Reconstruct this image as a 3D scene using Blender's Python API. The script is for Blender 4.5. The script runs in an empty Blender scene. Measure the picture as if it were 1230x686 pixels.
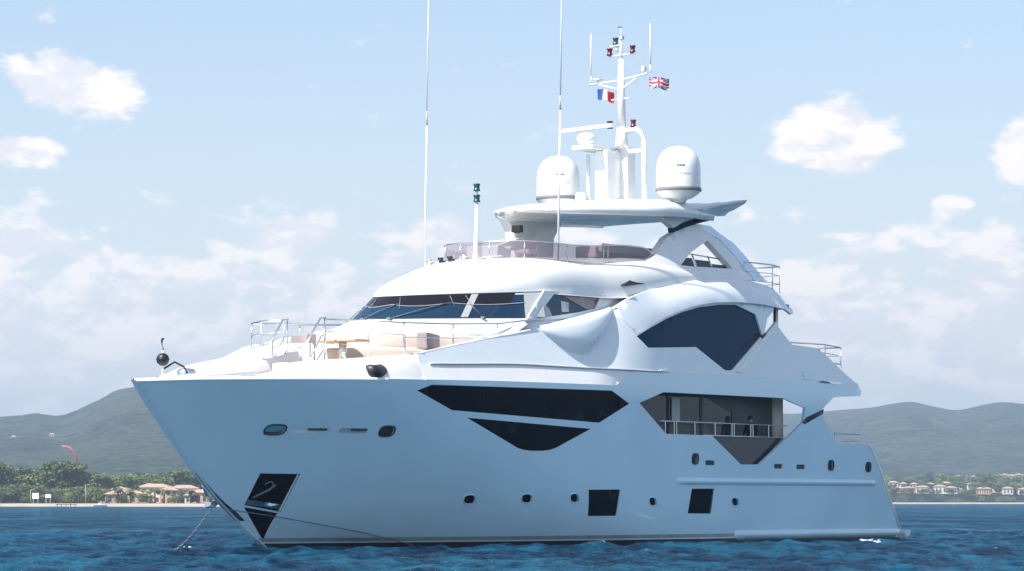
import bpy, bmesh, math, random
import numpy as np
from mathutils import Vector, Matrix
from mathutils.geometry import delaunay_2d_cdt

random.seed(7)
R = math.radians
S = bpy.context.scene
COL = S.collection

# ------------------------------------------------------------------ camera
cam_d = bpy.data.cameras.new('camera')
cam = bpy.data.objects.new('camera', cam_d); COL.objects.link(cam)
cam_d.sensor_width = 36.0
cam_d.lens = 36.0 * 3780.0 / 1230.0
cam_d.clip_start = 0.5; cam_d.clip_end = 40000
cam.location = (0, 0, 1.5)
cam.rotation_euler = (R(90) + math.atan(259.5 / 3780.0), 0, 0)
S.camera = cam

# ------------------------------------------------------------------ sun, sky, exposure
SUN_EL = 50.0
SUN_DIR_XY = Vector((-0.73, -0.68)).normalized()        # where the sun stands, seen from above
sun_az = math.atan2(SUN_DIR_XY.x, SUN_DIR_XY.y)        # clockwise from +Y
sd = Vector((SUN_DIR_XY.x * math.cos(R(SUN_EL)), SUN_DIR_XY.y * math.cos(R(SUN_EL)), math.sin(R(SUN_EL))))
sl = bpy.data.lights.new('sun', 'SUN'); sl.energy = 5.0; sl.angle = R(0.5); sl.color = (1.0, 0.955, 0.9)
so = bpy.data.objects.new('sun', sl); COL.objects.link(so)
so.rotation_euler = sd.to_track_quat('Z', 'Y').to_euler()
so.location = (-60, -20, 80)

S.view_settings.view_transform = 'Standard'
S.view_settings.look = 'None'
S.view_settings.gamma = 1.0
S.view_settings.use_curve_mapping = False
S.view_settings.exposure = 0.72

W = bpy.data.worlds.new('World'); S.world = W; W.use_nodes = True
SKY_STRENGTH = 0.10

class NT:
    """small helper for node trees"""
    def __init__(s, tree): s.t = tree; s.n = tree.nodes; s.l = tree.links
    def add(s, typ, **kw):
        n = s.n.new(typ)
        for k, v in kw.items(): setattr(n, k, v)
        return n
    def link(s, a, b): s.l.new(a, b)
    def val(s, sock, v):
        if isinstance(v, bpy.types.NodeSocket): s.link(v, sock)
        else: sock.default_value = v
    def math(s, op, a, b=0.0, c=None, clamp=False):
        n = s.add('ShaderNodeMath', operation=op); n.use_clamp = clamp
        s.val(n.inputs[0], a); s.val(n.inputs[1], b)
        if c is not None: s.val(n.inputs[2], c)
        return n.outputs[0]
    def mix(s, f, a, b, blend='MIX'):
        n = s.add('ShaderNodeMix', data_type='RGBA', blend_type=blend)
        s.val(n.inputs[0], f); s.val(n.inputs[6], a); s.val(n.inputs[7], b)
        return n.outputs[2]
    def ramp(s, f, stops):
        n = s.add('ShaderNodeValToRGB'); e = n.color_ramp.elements
        while len(e) < len(stops): e.new(0.5)
        for i, (p, c) in enumerate(stops):
            e[i].position = p; e[i].color = c if len(c) == 4 else (*c, 1)
        s.val(n.inputs[0], f); return n.outputs[0]
    def noise(s, vec, scale, detail=4, rough=0.5, dist=0.0):
        n = s.add('ShaderNodeTexNoise'); n.inputs['Scale'].default_value = scale
        n.inputs['Detail'].default_value = detail; n.inputs['Roughness'].default_value = rough
        n.inputs['Distortion'].default_value = dist
        if vec is not None: s.link(vec, n.inputs['Vector'])
        return n.outputs[0]
    def smooth(s, v, a, b):
        n = s.add('ShaderNodeMapRange', interpolation_type='SMOOTHSTEP')
        s.val(n.inputs[0], v); n.inputs[1].default_value = a; n.inputs[2].default_value = b
        return n.outputs[0]

def build_world():
    T = NT(W.node_tree); T.n.clear()
    out = T.add('ShaderNodeOutputWorld'); bg = T.add('ShaderNodeBackground')
    T.link(bg.outputs[0], out.inputs[0]); bg.inputs[1].default_value = SKY_STRENGTH
    sky = T.add('ShaderNodeTexSky', sky_type='NISHITA')
    sky.sun_disc = False; sky.sun_elevation = R(SUN_EL); sky.sun_rotation = sun_az
    sky.altitude = 0; sky.air_density = 1.0; sky.dust_density = 0.4; sky.ozone_density = 1.2
    tc = T.add('ShaderNodeTexCoord')
    sep = T.add('ShaderNodeSeparateXYZ'); T.link(tc.outputs['Generated'], sep.inputs[0])
    az = T.math('MULTIPLY', T.math('ARCTAN2', sep.outputs[0], sep.outputs[1]), 57.2958)
    el = T.math('MULTIPLY', T.math('ARCSINE', sep.outputs[2]), 57.2958)
    cmb = T.add('ShaderNodeCombineXYZ'); T.link(az, cmb.inputs[0])
    T.link(T.math('MULTIPLY', el, 1.9), cmb.inputs[1])
    v = cmb.outputs[0]
    # second lookup a little toward the sun, for lit tops and grey bases
    off = T.add('ShaderNodeVectorMath', operation='ADD'); T.link(v, off.inputs[0]); off.inputs[1].default_value = (-0.30, 0.75, 0)
    def fbm(vec):
        a = T.noise(vec, 0.62, 8, 0.56, 0.15)
        b = T.noise(vec, 2.1, 7, 0.62)
        return T.math('ADD', T.math('MULTIPLY', a, 0.78), T.math('MULTIPLY', b, 0.22))
    n0 = fbm(v); n1 = fbm(off.outputs[0])
    # cumulus bank low over the coast (1 to 5 degrees up), clearer above
    bank = T.math('MULTIPLY', T.math('MULTIPLY', T.smooth(el, 6.1, 3.8), T.smooth(T.math('ABSOLUTE', az), 90, 50)), 0.20)
    cover = bank
    def blob(a0, e0, ra, re, k):
        dx = T.math('DIVIDE', T.math('SUBTRACT', az, a0), ra)
        dy = T.math('DIVIDE', T.math('SUBTRACT', el, e0), re)
        d = T.math('SQRT', T.math('ADD', T.math('MULTIPLY', dx, dx), T.math('MULTIPLY', dy, dy)))
        return T.math('MULTIPLY', T.smooth(d, 1.25, 0.15), k)
    for args in [(-8.1, 7.5, 1.5, .75, .34), (-8.9, 6.3, 1.15, .42, .33), (5.95, 6.65, 1.5, .95, .36),
                 (9.2, 6.4, .6, .7, .33), (8.0, 5.35, .55, .25, .27), (-8.9, 4.6, 1.0, .35, .2), (-4.0, 4.8, 1.2, .5, .12), (-1.2, 4.9, .7, .35, .2)]:
        cover = T.math('ADD', cover, blob(*args))
    high = T.math('MULTIPLY', T.smooth(el, 12, 25), 0.10)       # scattered clouds in the rest of the sky
    cover = T.math('ADD', cover, high)
    d0 = T.math('ADD', n0, cover); d1 = T.math('ADD', n1, cover)
    mask = T.smooth(d0, 0.595, 0.73)
    lit = T.smooth(T.math('SUBTRACT', d0, d1), -0.06, 0.07)
    ccol = T.mix(lit, (6.25, 6.05, 6.35, 1), (8.1, 7.45, 7.05, 1))
    # thin veil of high haze, thicker toward the horizon
    veil = T.math('ADD', T.math('MULTIPLY', T.math('MULTIPLY', T.smooth(el, 14, 0), T.smooth(T.math('ABSOLUTE', az), 100, 55)), 0.82), T.math('MULTIPLY', T.noise(v, 0.22, 4, 0.5), 0.12))
    vcol = T.ramp(T.smooth(el, 0.5, 9.5), [(0.0, (0.86, 0.81, 0.79)), (0.45, (0.69, 0.735, 0.77)), (1.0, (0.545, 0.625, 0.755))])
    vc = T.add('ShaderNodeVectorMath', operation='SCALE'); T.link(vcol, vc.inputs[0]); vc.inputs[3].default_value = 7.8
    base = T.mix(veil, sky.outputs[0], vc.outputs[0])
    fade = T.math('MULTIPLY', mask, T.math('ADD', T.math('MULTIPLY', T.smooth(el, 0.2, 4.5), 0.2), 0.75))
    fin = T.mix(fade, base, ccol)
    T.link(fin, bg.inputs[0])
build_world()

# ------------------------------------------------------------------ materials
def mat(name, col, rough=0.5, metal=0.0, coat=0.0, alpha=1.0, spec=0.5, trans=0.0, ior=1.5, noise=0.0, nscale=3.0, bump=0.0, bscale=20.0):
    m = bpy.data.materials.new(name); m.use_nodes = True
    T = NT(m.node_tree); p = T.n['Principled BSDF']
    p.inputs['Base Color'].default_value = (*col, 1)
    p.inputs['Roughness'].default_value = rough; p.inputs['Metallic'].default_value = metal
    p.inputs['Coat Weight'].default_value = coat; p.inputs['Coat Roughness'].default_value = 0.04
    p.inputs['Alpha'].default_value = alpha; p.inputs['Specular IOR Level'].default_value = spec
    p.inputs['Transmission Weight'].default_value = trans; p.inputs['IOR'].default_value = ior
    if noise or bump:
        tc = T.add('ShaderNodeTexCoord')
        if noise:
            n = T.noise(tc.outputs['Object'], nscale, 5, 0.6)
            f = T.smooth(n, 0.3, 0.7)
            a = tuple(c * (1 - noise) for c in col); b = tuple(min(1, c * (1 + noise)) for c in col)
            T.link(T.mix(f, (*a, 1), (*b, 1)), p.inputs['Base Color'])
            T.link(T.math('ADD', T.math('MULTIPLY', f, 0.1), max(0, rough - .05)), p.inputs['Roughness'])
        if bump:
            b = T.add('ShaderNodeBump'); b.inputs['Strength'].default_value = bump; b.inputs['Distance'].default_value = 0.02
            T.link(T.noise(tc.outputs['Object'], bscale, 3), b.inputs['Height']); T.link(b.outputs[0], p.inputs['Normal'])
    return m

M = {}
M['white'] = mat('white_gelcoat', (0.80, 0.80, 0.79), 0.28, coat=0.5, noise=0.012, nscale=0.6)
M['hull'] = mat('shade_tinted_hull_paint', (0.57, 0.77, 0.88), 0.16, coat=0.7, noise=0.03, nscale=0.35, bump=0.12, bscale=0.9)  # blue of the shaded side is mixed into this white paint
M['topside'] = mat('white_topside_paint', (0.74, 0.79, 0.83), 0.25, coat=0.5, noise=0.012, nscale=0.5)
M['glass'] = mat('dark_tinted_glass', (0.002, 0.006, 0.014), 0.12, spec=0.04)
M['blueglass'] = mat('blue_tinted_glass', (0.006, 0.040, 0.088), 0.10, spec=0.08)
M['wsglass'] = mat('windscreen_glass', (0.008, 0.036, 0.075), 0.05, spec=0.5)
M['wsblack'] = mat('windscreen_black_band', (0.012, 0.010, 0.016), 0.12, spec=0.4)
M['smoke'] = mat('smoked_acrylic', (0.20, 0.16, 0.20), 0.05, alpha=0.62, spec=0.5)
M['greyglass'] = mat('grey_saloon_glass', (0.028, 0.036, 0.048), 0.06, spec=0.4)
M['steel'] = mat('polished_steel', (0.78, 0.79, 0.81), 0.28, metal=1.0)
M['black'] = mat('black_plastic', (0.012, 0.012, 0.014), 0.45)
M['dark'] = mat('dark_trim_and_recess', (0.03, 0.035, 0.045), 0.4)  # near-black tone shared by gaskets, frames, plates, slots and the jetty
M['chine'] = mat('dark_seam', (.12, .17, .19), .5)
M['band'] = mat('dome_band', (.20, .20, .21), .6)
M['wetband'] = mat('weathered_waterline_band', (.24, .34, .36), .35, noise=.15, nscale=1.5)
M['galv'] = mat('galvanised_chain', (.16, .18, .20), .6, noise=.3, nscale=6)
M['boot'] = mat('boot_stripe', (0.02, 0.03, 0.05), 0.4, noise=.2)
M['antifoul'] = mat('antifouling_paint', (0.02, 0.03, 0.055), 0.6, noise=.2)
M['teak'] = mat('teak', (0.48, 0.33, 0.21), 0.5, noise=.15, nscale=8)
M['beige'] = mat('beige_cushion', (0.66, 0.57, 0.50), 0.8, noise=.05, bump=.2)
M['taupe'] = mat('taupe_cushion', (0.33, 0.27, 0.27), 0.8, noise=.05, bump=.2)
M['grey'] = mat('light_grey_plastic', (0.45, 0.46, 0.48), 0.45)
M['whip'] = mat('white_fibreglass', (0.78, 0.79, 0.82), 0.4)
M['red'] = mat('red_lens', (0.13, 0.010, 0.02), 0.2)
M['green'] = mat('dark_green_lens', (0.01, 0.07, 0.08), 0.2)
M['flagblue'] = mat('flag_blue', (0.02, 0.06, 0.30), 0.8)
M['flagwhite'] = mat('flag_white', (0.8, 0.8, 0.8), 0.8)
M['flagred'] = mat('flag_red', (0.60, 0.03, 0.05), 0.8)
M['curtain'] = mat('white_curtain', (0.6, 0.6, 0.62), 0.8)

# ------------------------------------------------------------------ mesh helpers
def interp(x, tab):
    xs = [t[0] for t in tab]; ys = [t[1] for t in tab]
    return float(np.interp(x, xs, ys))
def smooth_interp(x, tab):
    """monotone-ish cubic (Catmull) through a table"""
    n = len(tab)
    if x <= tab[0][0]: return tab[0][1]
    if x >= tab[-1][0]: return tab[-1][1]
    for i in range(n - 1):
        if tab[i][0] <= x <= tab[i + 1][0]: break
    x0, y0 = tab[i]; x1, y1 = tab[i + 1]; h = x1 - x0; t = (x - x0) / h
    def slope(k):
        if k == 0: return (tab[1][1] - tab[0][1]) / (tab[1][0] - tab[0][0])
        if k == n - 1: return (tab[-1][1] - tab[-2][1]) / (tab[-1][0] - tab[-2][0])
        a = (tab[k][1] - tab[k - 1][1]) / (tab[k][0] - tab[k - 1][0]); b = (tab[k + 1][1] - tab[k][1]) / (tab[k + 1][0] - tab[k][0])
        return 0.0 if a * b <= 0 else 2 * a * b / (a + b)
    m0, m1 = slope(i), slope(i + 1)
    return (2*t**3 - 3*t**2 + 1)*y0 + (t**3 - 2*t**2 + t)*h*m0 + (-2*t**3 + 3*t**2)*y1 + (t**3 - t**2)*h*m1
def sstep(x, a, b):
    t = min(1, max(0, (x - a) / (b - a))); return t*t*(3 - 2*t)

TWIN = {}
class MB:
    """collects shapes for ONE mesh object"""
    def __init__(s): s.bm = bmesh.new(); s.mats = []; s.twin = False
    def mi(s, m):
        if m not in s.mats: s.mats.append(m)
        return s.mats.index(m)
    def face(s, pts, m=0, smooth=False):
        vs = [s.bm.verts.new(p) for p in pts]
        f = s.bm.faces.new(vs); f.material_index = m; f.smooth = smooth; return f
    def grid(s, rows, m=0, smooth=True, close=False, flip=False):
        V = [[s.bm.verts.new(p) for p in r] for r in rows]; n = len(rows[0])
        for i in range(len(rows) - 1):
            for j in range(n if close else n - 1):
                q = [V[i][j], V[i+1][j], V[i+1][(j+1) % n], V[i][(j+1) % n]]
                if flip: q.reverse()
                try:
                    f = s.bm.faces.new(q); f.smooth = smooth; f.material_index = m
                except ValueError: pass
        return V
    def box(s, c, size, rz=0.0, bevel=0.0, m=0, rx=0.0, ry=0.0):
        mt = Matrix.Translation(c) @ Matrix.Rotation(rz, 4, 'Z') @ Matrix.Rotation(ry, 4, 'Y') @ Matrix.Rotation(rx, 4, 'X') @ Matrix.Diagonal((*size, 1))
        r = bmesh.ops.create_cube(s.bm, size=1.0, matrix=mt)
        vs = r['verts']; fs = {f for v in vs for f in v.link_faces}
        for f in fs: f.material_index = m
        if bevel:
            es = list({e for v in vs for e in v.link_edges})
            rr = bmesh.ops.bevel(s.bm, geom=es, offset=bevel, segments=2, affect='EDGES', profile=0.6)
            for f in rr['faces']: f.material_index = m
    def tube(s, pts, r, n=8, m=0, r1=None, cap=True):
        P = [Vector(p) for p in pts]; k = len(P); rows = []
        for i, p in enumerate(P):
            d = (P[min(i+1, k-1)] - P[max(i-1, 0)]).normalized()
            a = Vector((0, 0, 1)) if abs(d.z) < 0.9 else Vector((1, 0, 0))
            u = d.cross(a).normalized(); w = d.cross(u)
            rr = r if r1 is None else r + (r1 - r) * i / max(1, k - 1)
            rows.append([p + (u*math.cos(2*math.pi*j/n) + w*math.sin(2*math.pi*j/n))*rr for j in range(n)])
        V = s.grid(rows, m, True, True)
        if cap:
            for ring in (V[0], V[-1]):
                f = s.bm.faces.new(ring); f.material_index = m
        bmesh.ops.recalc_face_normals(s.bm, faces=list({f for r_ in V for v in r_ for f in v.link_faces}))
    def lathe(s, prof, c=(0, 0, 0), n=28, m=0):
        rows = [[(c[0] + r*math.cos(2*math.pi*j/n), c[1] + r*math.sin(2*math.pi*j/n), c[2] + z) for j in range(n)] for r, z in prof]
        s.grid(rows, m, True, True)
    def prism(s, poly, f0, f1, m=0):
        """poly: 2D points; f0/f1 map them to the two 3D faces"""
        a = [s.bm.verts.new(f0(*p)) for p in poly]; b = [s.bm.verts.new(f1(*p)) for p in poly]
        n = len(poly); s.bm.faces.new(a).material_index = m; s.bm.faces.new(b[::-1]).material_index = m
        for i in range(n):
            s.bm.faces.new([a[i], b[i], b[(i+1) % n], a[(i+1) % n]]).material_index = m
    def panel(s, outline, holes, fn, thick, sp=0.3, m=0, side=-1, rim_m=None, off=0.0):
        """a curved skin over the (x, z) polygon; y = side*(fn(x,z)+off); thickness goes inboard"""
        if rim_m is None: rim_m = m
        loops = []
        for poly in [outline] + list(holes):
            L = []
            for i in range(len(poly)):
                a = Vector(poly[i]); b = Vector(poly[(i+1) % len(poly)]); k = max(1, int(math.ceil((b-a).length / sp)))
                for j in range(k): L.append(a + (b-a)*j/k)
            loops.append(L)
        pts = []; edges = []
        for L in loops:
            o = len(pts); pts += L; edges += [(o+i, o+(i+1) % len(L)) for i in range(len(L))]
        A = np.array([(p.x, p.y) for p in pts])
        segs = np.array([(*pts[a], *pts[b]) for a, b in edges])
        def inside(P, poly):
            r = np.zeros(len(P), bool); n = len(poly); j = n - 1
            for i in range(n):
                xi, yi = poly[i]; xj, yj = poly[j]
                c = ((yi > P[:, 1]) != (yj > P[:, 1]))
                with np.errstate(divide='ignore', invalid='ignore'):
                    c &= P[:, 0] < (xj - xi)*(P[:, 1] - yi)/((yj - yi) if yj != yi else 1e-12) + xi
                r ^= c; j = i
            return r
        x0, z0 = A.min(0); x1, z1 = A.max(0)
        gx, gz = np.meshgrid(np.arange(x0 + sp*.5, x1, sp), np.arange(z0 + sp*.5, z1, sp))
        G = np.stack([gx.ravel(), gz.ravel()], 1)
        k = inside(G, outline)
        for h in holes: k &= ~inside(G, h)
        G = G[k]
        if len(G):
            d = np.full(len(G), 1e9)
            for x_0, y_0, x_1, y_1 in segs:
                ab = np.array([x_1 - x_0, y_1 - y_0]); l2 = max(1e-12, ab @ ab)
                t = np.clip(((G - [x_0, y_0]) @ ab)/l2, 0, 1)
                d = np.minimum(d, np.hypot(G[:, 0] - x_0 - t*ab[0], G[:, 1] - y_0 - t*ab[1]))
            G = G[d > sp*.42]
        allp = pts + [Vector(g) for g in G]
        vo, eo, fo, ov, oe, of = delaunay_2d_cdt([Vector((p[0], p[1])) for p in allp], edges, [], 0, 1e-6)
        C = np.array([np.mean([vo[i] for i in f], axis=0) for f in fo])
        k = inside(C, outline)
        for h in holes: k &= ~inside(C, h)
        f3 = lambda p, t=0.0: (p[0], side*(fn(p[0], p[1]) + off - t), p[1])
        for layer, t in ((0, 0.0), (1, thick)):
            if layer and thick <= 0: break
            V = {}
            for fi, f in enumerate(fo):
                if not k[fi]: continue
                vs = []
                for i in f:
                    if i not in V: V[i] = s.bm.verts.new(f3(vo[i], t))
                    vs.append(V[i])
                a, b, c = [Vector(v.co) for v in vs[:3]]
                nrm = (b-a).cross(c-a)
                if (nrm.y*side < 0) != (layer == 1): vs.reverse()
                ff = s.bm.faces.new(vs); ff.smooth = True; ff.material_index = m
        if thick > 0:
            for L in loops:
                n = len(L)
                for i in range(n):
                    a, b = L[i], L[(i+1) % n]
                    s.face([f3(a), f3(b), f3(b, thick), f3(a, thick)], rim_m)
    def mirror(s): s.twin = True          # build() makes a second, mirrored object for starboard
    def weld_mirror(s):
        g = s.bm.verts[:] + s.bm.edges[:] + s.bm.faces[:]
        d = bmesh.ops.duplicate(s.bm, geom=g)['geom']
        for v in [e for e in d if isinstance(e, bmesh.types.BMVert)]: v.co.y = -v.co.y
        bmesh.ops.reverse_faces(s.bm, faces=[e for e in d if isinstance(e, bmesh.types.BMFace)])
    def build(s, name, mats=None, parent=None, loc=(0, 0, 0)):
        me = bpy.data.meshes.new(name); s.bm.to_mesh(me); s.bm.free()
        for mm in (mats if isinstance(mats, (list, tuple)) else [mats]): me.materials.append(M[mm] if isinstance(mm, str) else mm)
        o = bpy.data.objects.new(name, me); COL.objects.link(o); o.parent = parent; o.location = loc
        if s.twin:
            m2 = me.copy(); m2.transform(Matrix.Diagonal((1, -1, 1, 1))); m2.flip_normals()
            t = bpy.data.objects.new(name, m2); COL.objects.link(t); t.parent = TWIN.get(parent.name, parent) if parent else None
            TWIN[o.name] = t
        return o

def tag(o, label=None, cat=None, group=None, kind=None):
    if label: o['label'] = label
    if cat: o['category'] = cat
    if group: o['group'] = group
    if kind: o['kind'] = kind
    return o
def empty(name, loc=(0, 0, 0), rz=0.0):
    o = bpy.data.objects.new(name, None); COL.objects.link(o); o.location = loc; o.rotation_euler = (0, 0, rz); return o

# ------------------------------------------------------------------ sea (one sheet)
def build_sea():
    def axis(fine0, fine1, step, far0, far1, g=1.09):
        a = list(np.arange(fine0, fine1 + 1e-6, step)); st = step; x = fine1
        while x < far1: st *= g; x += st; a.append(x)
        st = step; x = fine0; pre = []
        while x > far0: st *= g; x -= st; pre.append(x)
        return np.array(pre[::-1] + a)
    xs = axis(-34, 34, 0.14, -9000, 9000, 1.07)
    ys = axis(58, 150, 0.14, -300, 9500, 1.045)
    X, Y = np.meshgrid(xs, ys)
    sx = np.gradient(xs)[None, :]; sy = np.gradient(ys)[:, None]
    rng = np.random.RandomState(3)
    Z = np.zeros_like(X); DX = np.zeros_like(X); DY = np.zeros_like(X)
    wd = math.atan2(-0.75, 0.65)       # waves run toward the camera and to the right
    for i in range(120):
        lam = 0.40 * (7.0/0.40) ** rng.rand()
        th = wd + rng.normal(0, 0.75); k = 2*math.pi/lam
        amp = 0.0088 * lam ** 0.25 * (0.6 + 0.8*rng.rand())
        if lam > 3.5: amp *= 0.5
        kx, ky = k*math.cos(th), k*math.sin(th); ph = rng.rand()*6.283
        fade = np.clip((lam/np.maximum(sx, sy) - 2.2)/3.0, 0, 1)
        a = kx*X + ky*Y + ph
        Z += amp*fade*np.cos(a)
        DX -= amp*fade*math.cos(th)*np.sin(a)*0.85; DY -= amp*fade*math.sin(th)*np.sin(a)*0.85
    # gusty patches: waves larger in some places than others
    g = 0.9 + 0.10*np.sin(X*0.11 + 1.3*np.sin(Y*0.05)) * np.cos(Y*0.083 + 0.6)
    Z *= g
    V = np.stack([X + DX*g, Y + DY*g, Z], -1).reshape(-1, 3).astype(np.float32)
    ny, nx = X.shape
    idx = np.arange(nx*ny).reshape(ny, nx)
    F = np.stack([idx[:-1, :-1], idx[:-1, 1:], idx[1:, 1:], idx[1:, :-1]], -1).reshape(-1, 4).astype(np.int32)
    me = bpy.data.meshes.new('sea')
    me.vertices.add(len(V)); me.vertices.foreach_set('co', V.ravel())
    me.loops.add(F.size); me.loops.foreach_set('vertex_index', F.ravel())
    me.polygons.add(len(F)); me.polygons.foreach_set('loop_start', np.arange(0, F.size, 4, dtype=np.int32))
    me.polygons.foreach_set('use_smooth', np.ones(len(F), bool))
    me.update(); me.validate()
    m = bpy.data.materials.new('sea_water'); m.use_nodes = True
    T = NT(m.node_tree); T.n.clear()
    out = T.add('ShaderNodeOutputMaterial')
    geo = T.add('ShaderNodeNewGeometry'); pos = geo.outputs['Position']
    mp = T.add('ShaderNodeMapping'); T.link(pos, mp.inputs[0]); mp.inputs['Scale'].default_value = (1.0, 0.55, 1)
    b = T.add('ShaderNodeBump'); b.inputs['Strength'].default_value = 1.0; b.inputs['Distance'].default_value = 0.24
    h = T.math('ADD', T.math('MULTIPLY', T.noise(mp.outputs[0], 2.2, 7, 0.7), 1.5), T.math('ADD', T.math('MULTIPLY', T.noise(mp.outputs[0], 0.5, 4, 0.6), 2.5), T.math('MULTIPLY', T.noise(mp.outputs[0], 0.08, 4, 0.6), 9.0)))
    T.link(h, b.inputs['Height'])
    ripple_shade = T.math('ADD', T.math('MULTIPLY', T.noise(mp.outputs[0], 0.045, 4, 0.6), .6), T.math('MULTIPLY', T.noise(mp.outputs[0], 0.5, 5, 0.65), .4))
    mp2 = T.add('ShaderNodeMapping'); T.link(pos, mp2.inputs[0]); mp2.inputs['Scale'].default_value = (1.0, 0.16, 1)
    mp3 = T.add('ShaderNodeMapping'); T.link(pos, mp3.inputs[0]); mp3.inputs['Scale'].default_value = (0.25, 0.03, 1)
    streak_shade = T.math('ADD', T.math('MULTIPLY', T.noise(mp2.outputs[0], 0.9, 5, 0.7), .5), T.math('MULTIPLY', T.noise(mp3.outputs[0], 0.8, 5, 0.7), .5))
    ripple_shade = T.math('ADD', T.math('MULTIPLY', ripple_shade, .35), T.math('MULTIPLY', streak_shade, .65))
    deep = T.mix(T.smooth(ripple_shade, .44, .575), (0.001, 0.012, 0.034, 1), (0.010, 0.100, 0.170, 1))  # dark and light of the ripples painted into the diffuse colour
    sepp = T.add('ShaderNodeSeparateXYZ'); T.link(pos, sepp.inputs[0])
    foam = T.math('MULTIPLY', T.smooth(sepp.outputs[2], 0.16, 0.22), T.smooth(T.noise(pos, 6.0, 6, 0.7), 0.58, 0.66))
    dif = T.add('ShaderNodeBsdfDiffuse'); T.link(T.mix(foam, deep, (0.75, 0.8, 0.82, 1)), dif.inputs[0])
    gl = T.add('ShaderNodeBsdfGlossy'); gl.inputs['Roughness'].default_value = 0.06; gl.inputs[0].default_value = (.60, .80, 1, 1)
    T.link(b.outputs[0], gl.inputs['Normal']); T.link(b.outputs[0], dif.inputs['Normal'])
    fr = T.add('ShaderNodeFresnel'); fr.inputs[0].default_value = 1.33; T.link(b.outputs[0], fr.inputs['Normal'])
    # steep facets of unresolved ripples keep a rough sea from mirroring the horizon
    f = T.math('MINIMUM', T.math('MULTIPLY', fr.outputs[0], 0.8), 0.34)
    mx = T.add('ShaderNodeMixShader'); T.link(T.math('MULTIPLY', f, T.math('SUBTRACT', 1.0, foam)), mx.inputs[0]); T.link(dif.outputs[0], mx.inputs[1]); T.link(gl.outputs[0], mx.inputs[2])
    T.link(mx.outputs[0], out.inputs[0])
    me.materials.append(m)
    o = bpy.data.objects.new('sea', me); COL.objects.link(o); tag(o, kind='structure')
build_sea()

#--SHAPE
# yacht frame: x = metres aft of where the stem meets the water, y = to starboard, z = up
STEM = [(-1.0, 2.2), (0.0, 0.0), (0.74, -1.14), (1.49, -2.21), (2.7, -3.61), (3.94, -4.9), (4.79, -5.71), (5.13, -6.0), (6.5, -7.2)]   # (z, x)
SHEER = [(-6.0, 5.13), (-4.5, 5.2), (-1.4, 5.26), (3, 5.32), (7, 5.39), (12.5, 5.44), (16, 5.45)]
def stem_x(z): return smooth_interp(z, STEM)
def sheer_z(x): return interp(x, SHEER)
def chine_z(x): return interp(x, [(-4, 1.55), (-1.9, 1.27), (0, 1.0), (3, 0.52), (5.6, 0.0), (9, -0.4), (40, -0.6)])
def hull_b(x, z):
    t = min(1.0, max(0.0, z / 5.2))
    B = 3.78 + 0.2*t
    if x > 22: B *= 1 - 0.035*((x - 22)/11)**2
    Lf = 20 - 9*t**0.85; p = 2.1 + 0.5*t
    u = (x - stem_x(z))/Lf
    if u <= 0: return 0.0
    b = B*(1 - max(0.0, 1 - u)**p)
    zc = chine_z(x)
    if z < zc: b -= (zc - z)*0.42*min(1, u*6)
    if z < 0: b -= -z*0.3*min(1, u*5)
    return max(0.0, b)
def side_b(x, z):
    """the whole side skin: hull below, flush topsides above the sheer aft"""
    zs = sheer_z(x)
    if z <= zs: return hull_b(x, z)
    return hull_b(x, zs) - (z - zs)*0.03
def strip_b(x, z):
    """white bulwark strip leaning inboard between sheer and ledge"""
    zs = sheer_z(x); t = 0.55*(1 - sstep(x, 11.5, 14.4)) + 0.03
    return hull_b(x, zs) - (z - zs)*t - 0.012
def crest_tab(): return [(2.6, 6.0), (5, 6.42), (7.5, 6.83), (10, 7.24), (11.8, 7.55), (13.2, 7.85), (14.2, 8.07), (15.05, 8.52), (17, 9.02), (19.5, 9.43), (21.7, 9.60), (24.5, 9.42), (25.6, 8.9)]
def crest_z(x): return smooth_interp(x, crest_tab())
def upper_b(x, z):
    """topsides above the ledge"""
    base = strip_b(x, 5.95)
    k = 0.38*(1 - sstep(x, 12.5, 16.5)) + 0.10
    return base - (z - 5.95)*k
#--ENDSHAPE

yacht = empty('motor_yacht', (-7.7, 98.7, 0.0), R(53))
tag(yacht, 'large white motor yacht with shade-blue tint on its hull, at anchor filling the middle of the bay', 'yacht')

def P(fn, x, z, side=-1, off=0.0): return (x, side*(fn(x, z) + off), z)

# ---- hull
HW1 = [(2.72, 4.97), (3.37, 5.17), (13.15, 5.26), (14.2, 4.84), (12.47, 4.15), (4.48, 4.39)]
HW2 = [(5.24, 4.17), (12.0, 3.94), (10.04, 3.27), (9.7, 3.2), (9.3, 3.165), (8.75, 3.155), (8.3, 3.18), (7.97, 3.24)]
SQ1 = [(12.16, 1.01), (11.98, 1.9), (13.81, 1.91), (13.68, 1.01)]
SQ2 = [(17.97, 1.08), (18.19, 1.95), (19.62, 1.96), (19.45, 1.07)]
OPEN = [(14.8, 4.88), (16.26, 5.29), (24.02, 5.29), (25.61, 4.97), (25.52, 4.44), (22.54, 2.84), (21.32, 2.83), (19.37, 3.84), (16.48, 3.85)]
POCKET = [(-1.39, 2.36), (-0.18, 2.35), (-0.17, 1.19), (-1.38, 1.40)]
POCKET2 = [(-1.37, 1.33), (-0.17, 1.13), (-0.14, 0.22)]
stem_pts = [(stem_x(z), z) for z in np.linspace(-0.9, 5.13, 26)]
top = [(x, sheer_z(x)) for x in np.arange(-5.6, 13.3, 0.5)] + [(13.4, 5.45), (14.5, 5.97), (15.2, 6.0)] + [(26.5, 6.0)]
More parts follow.
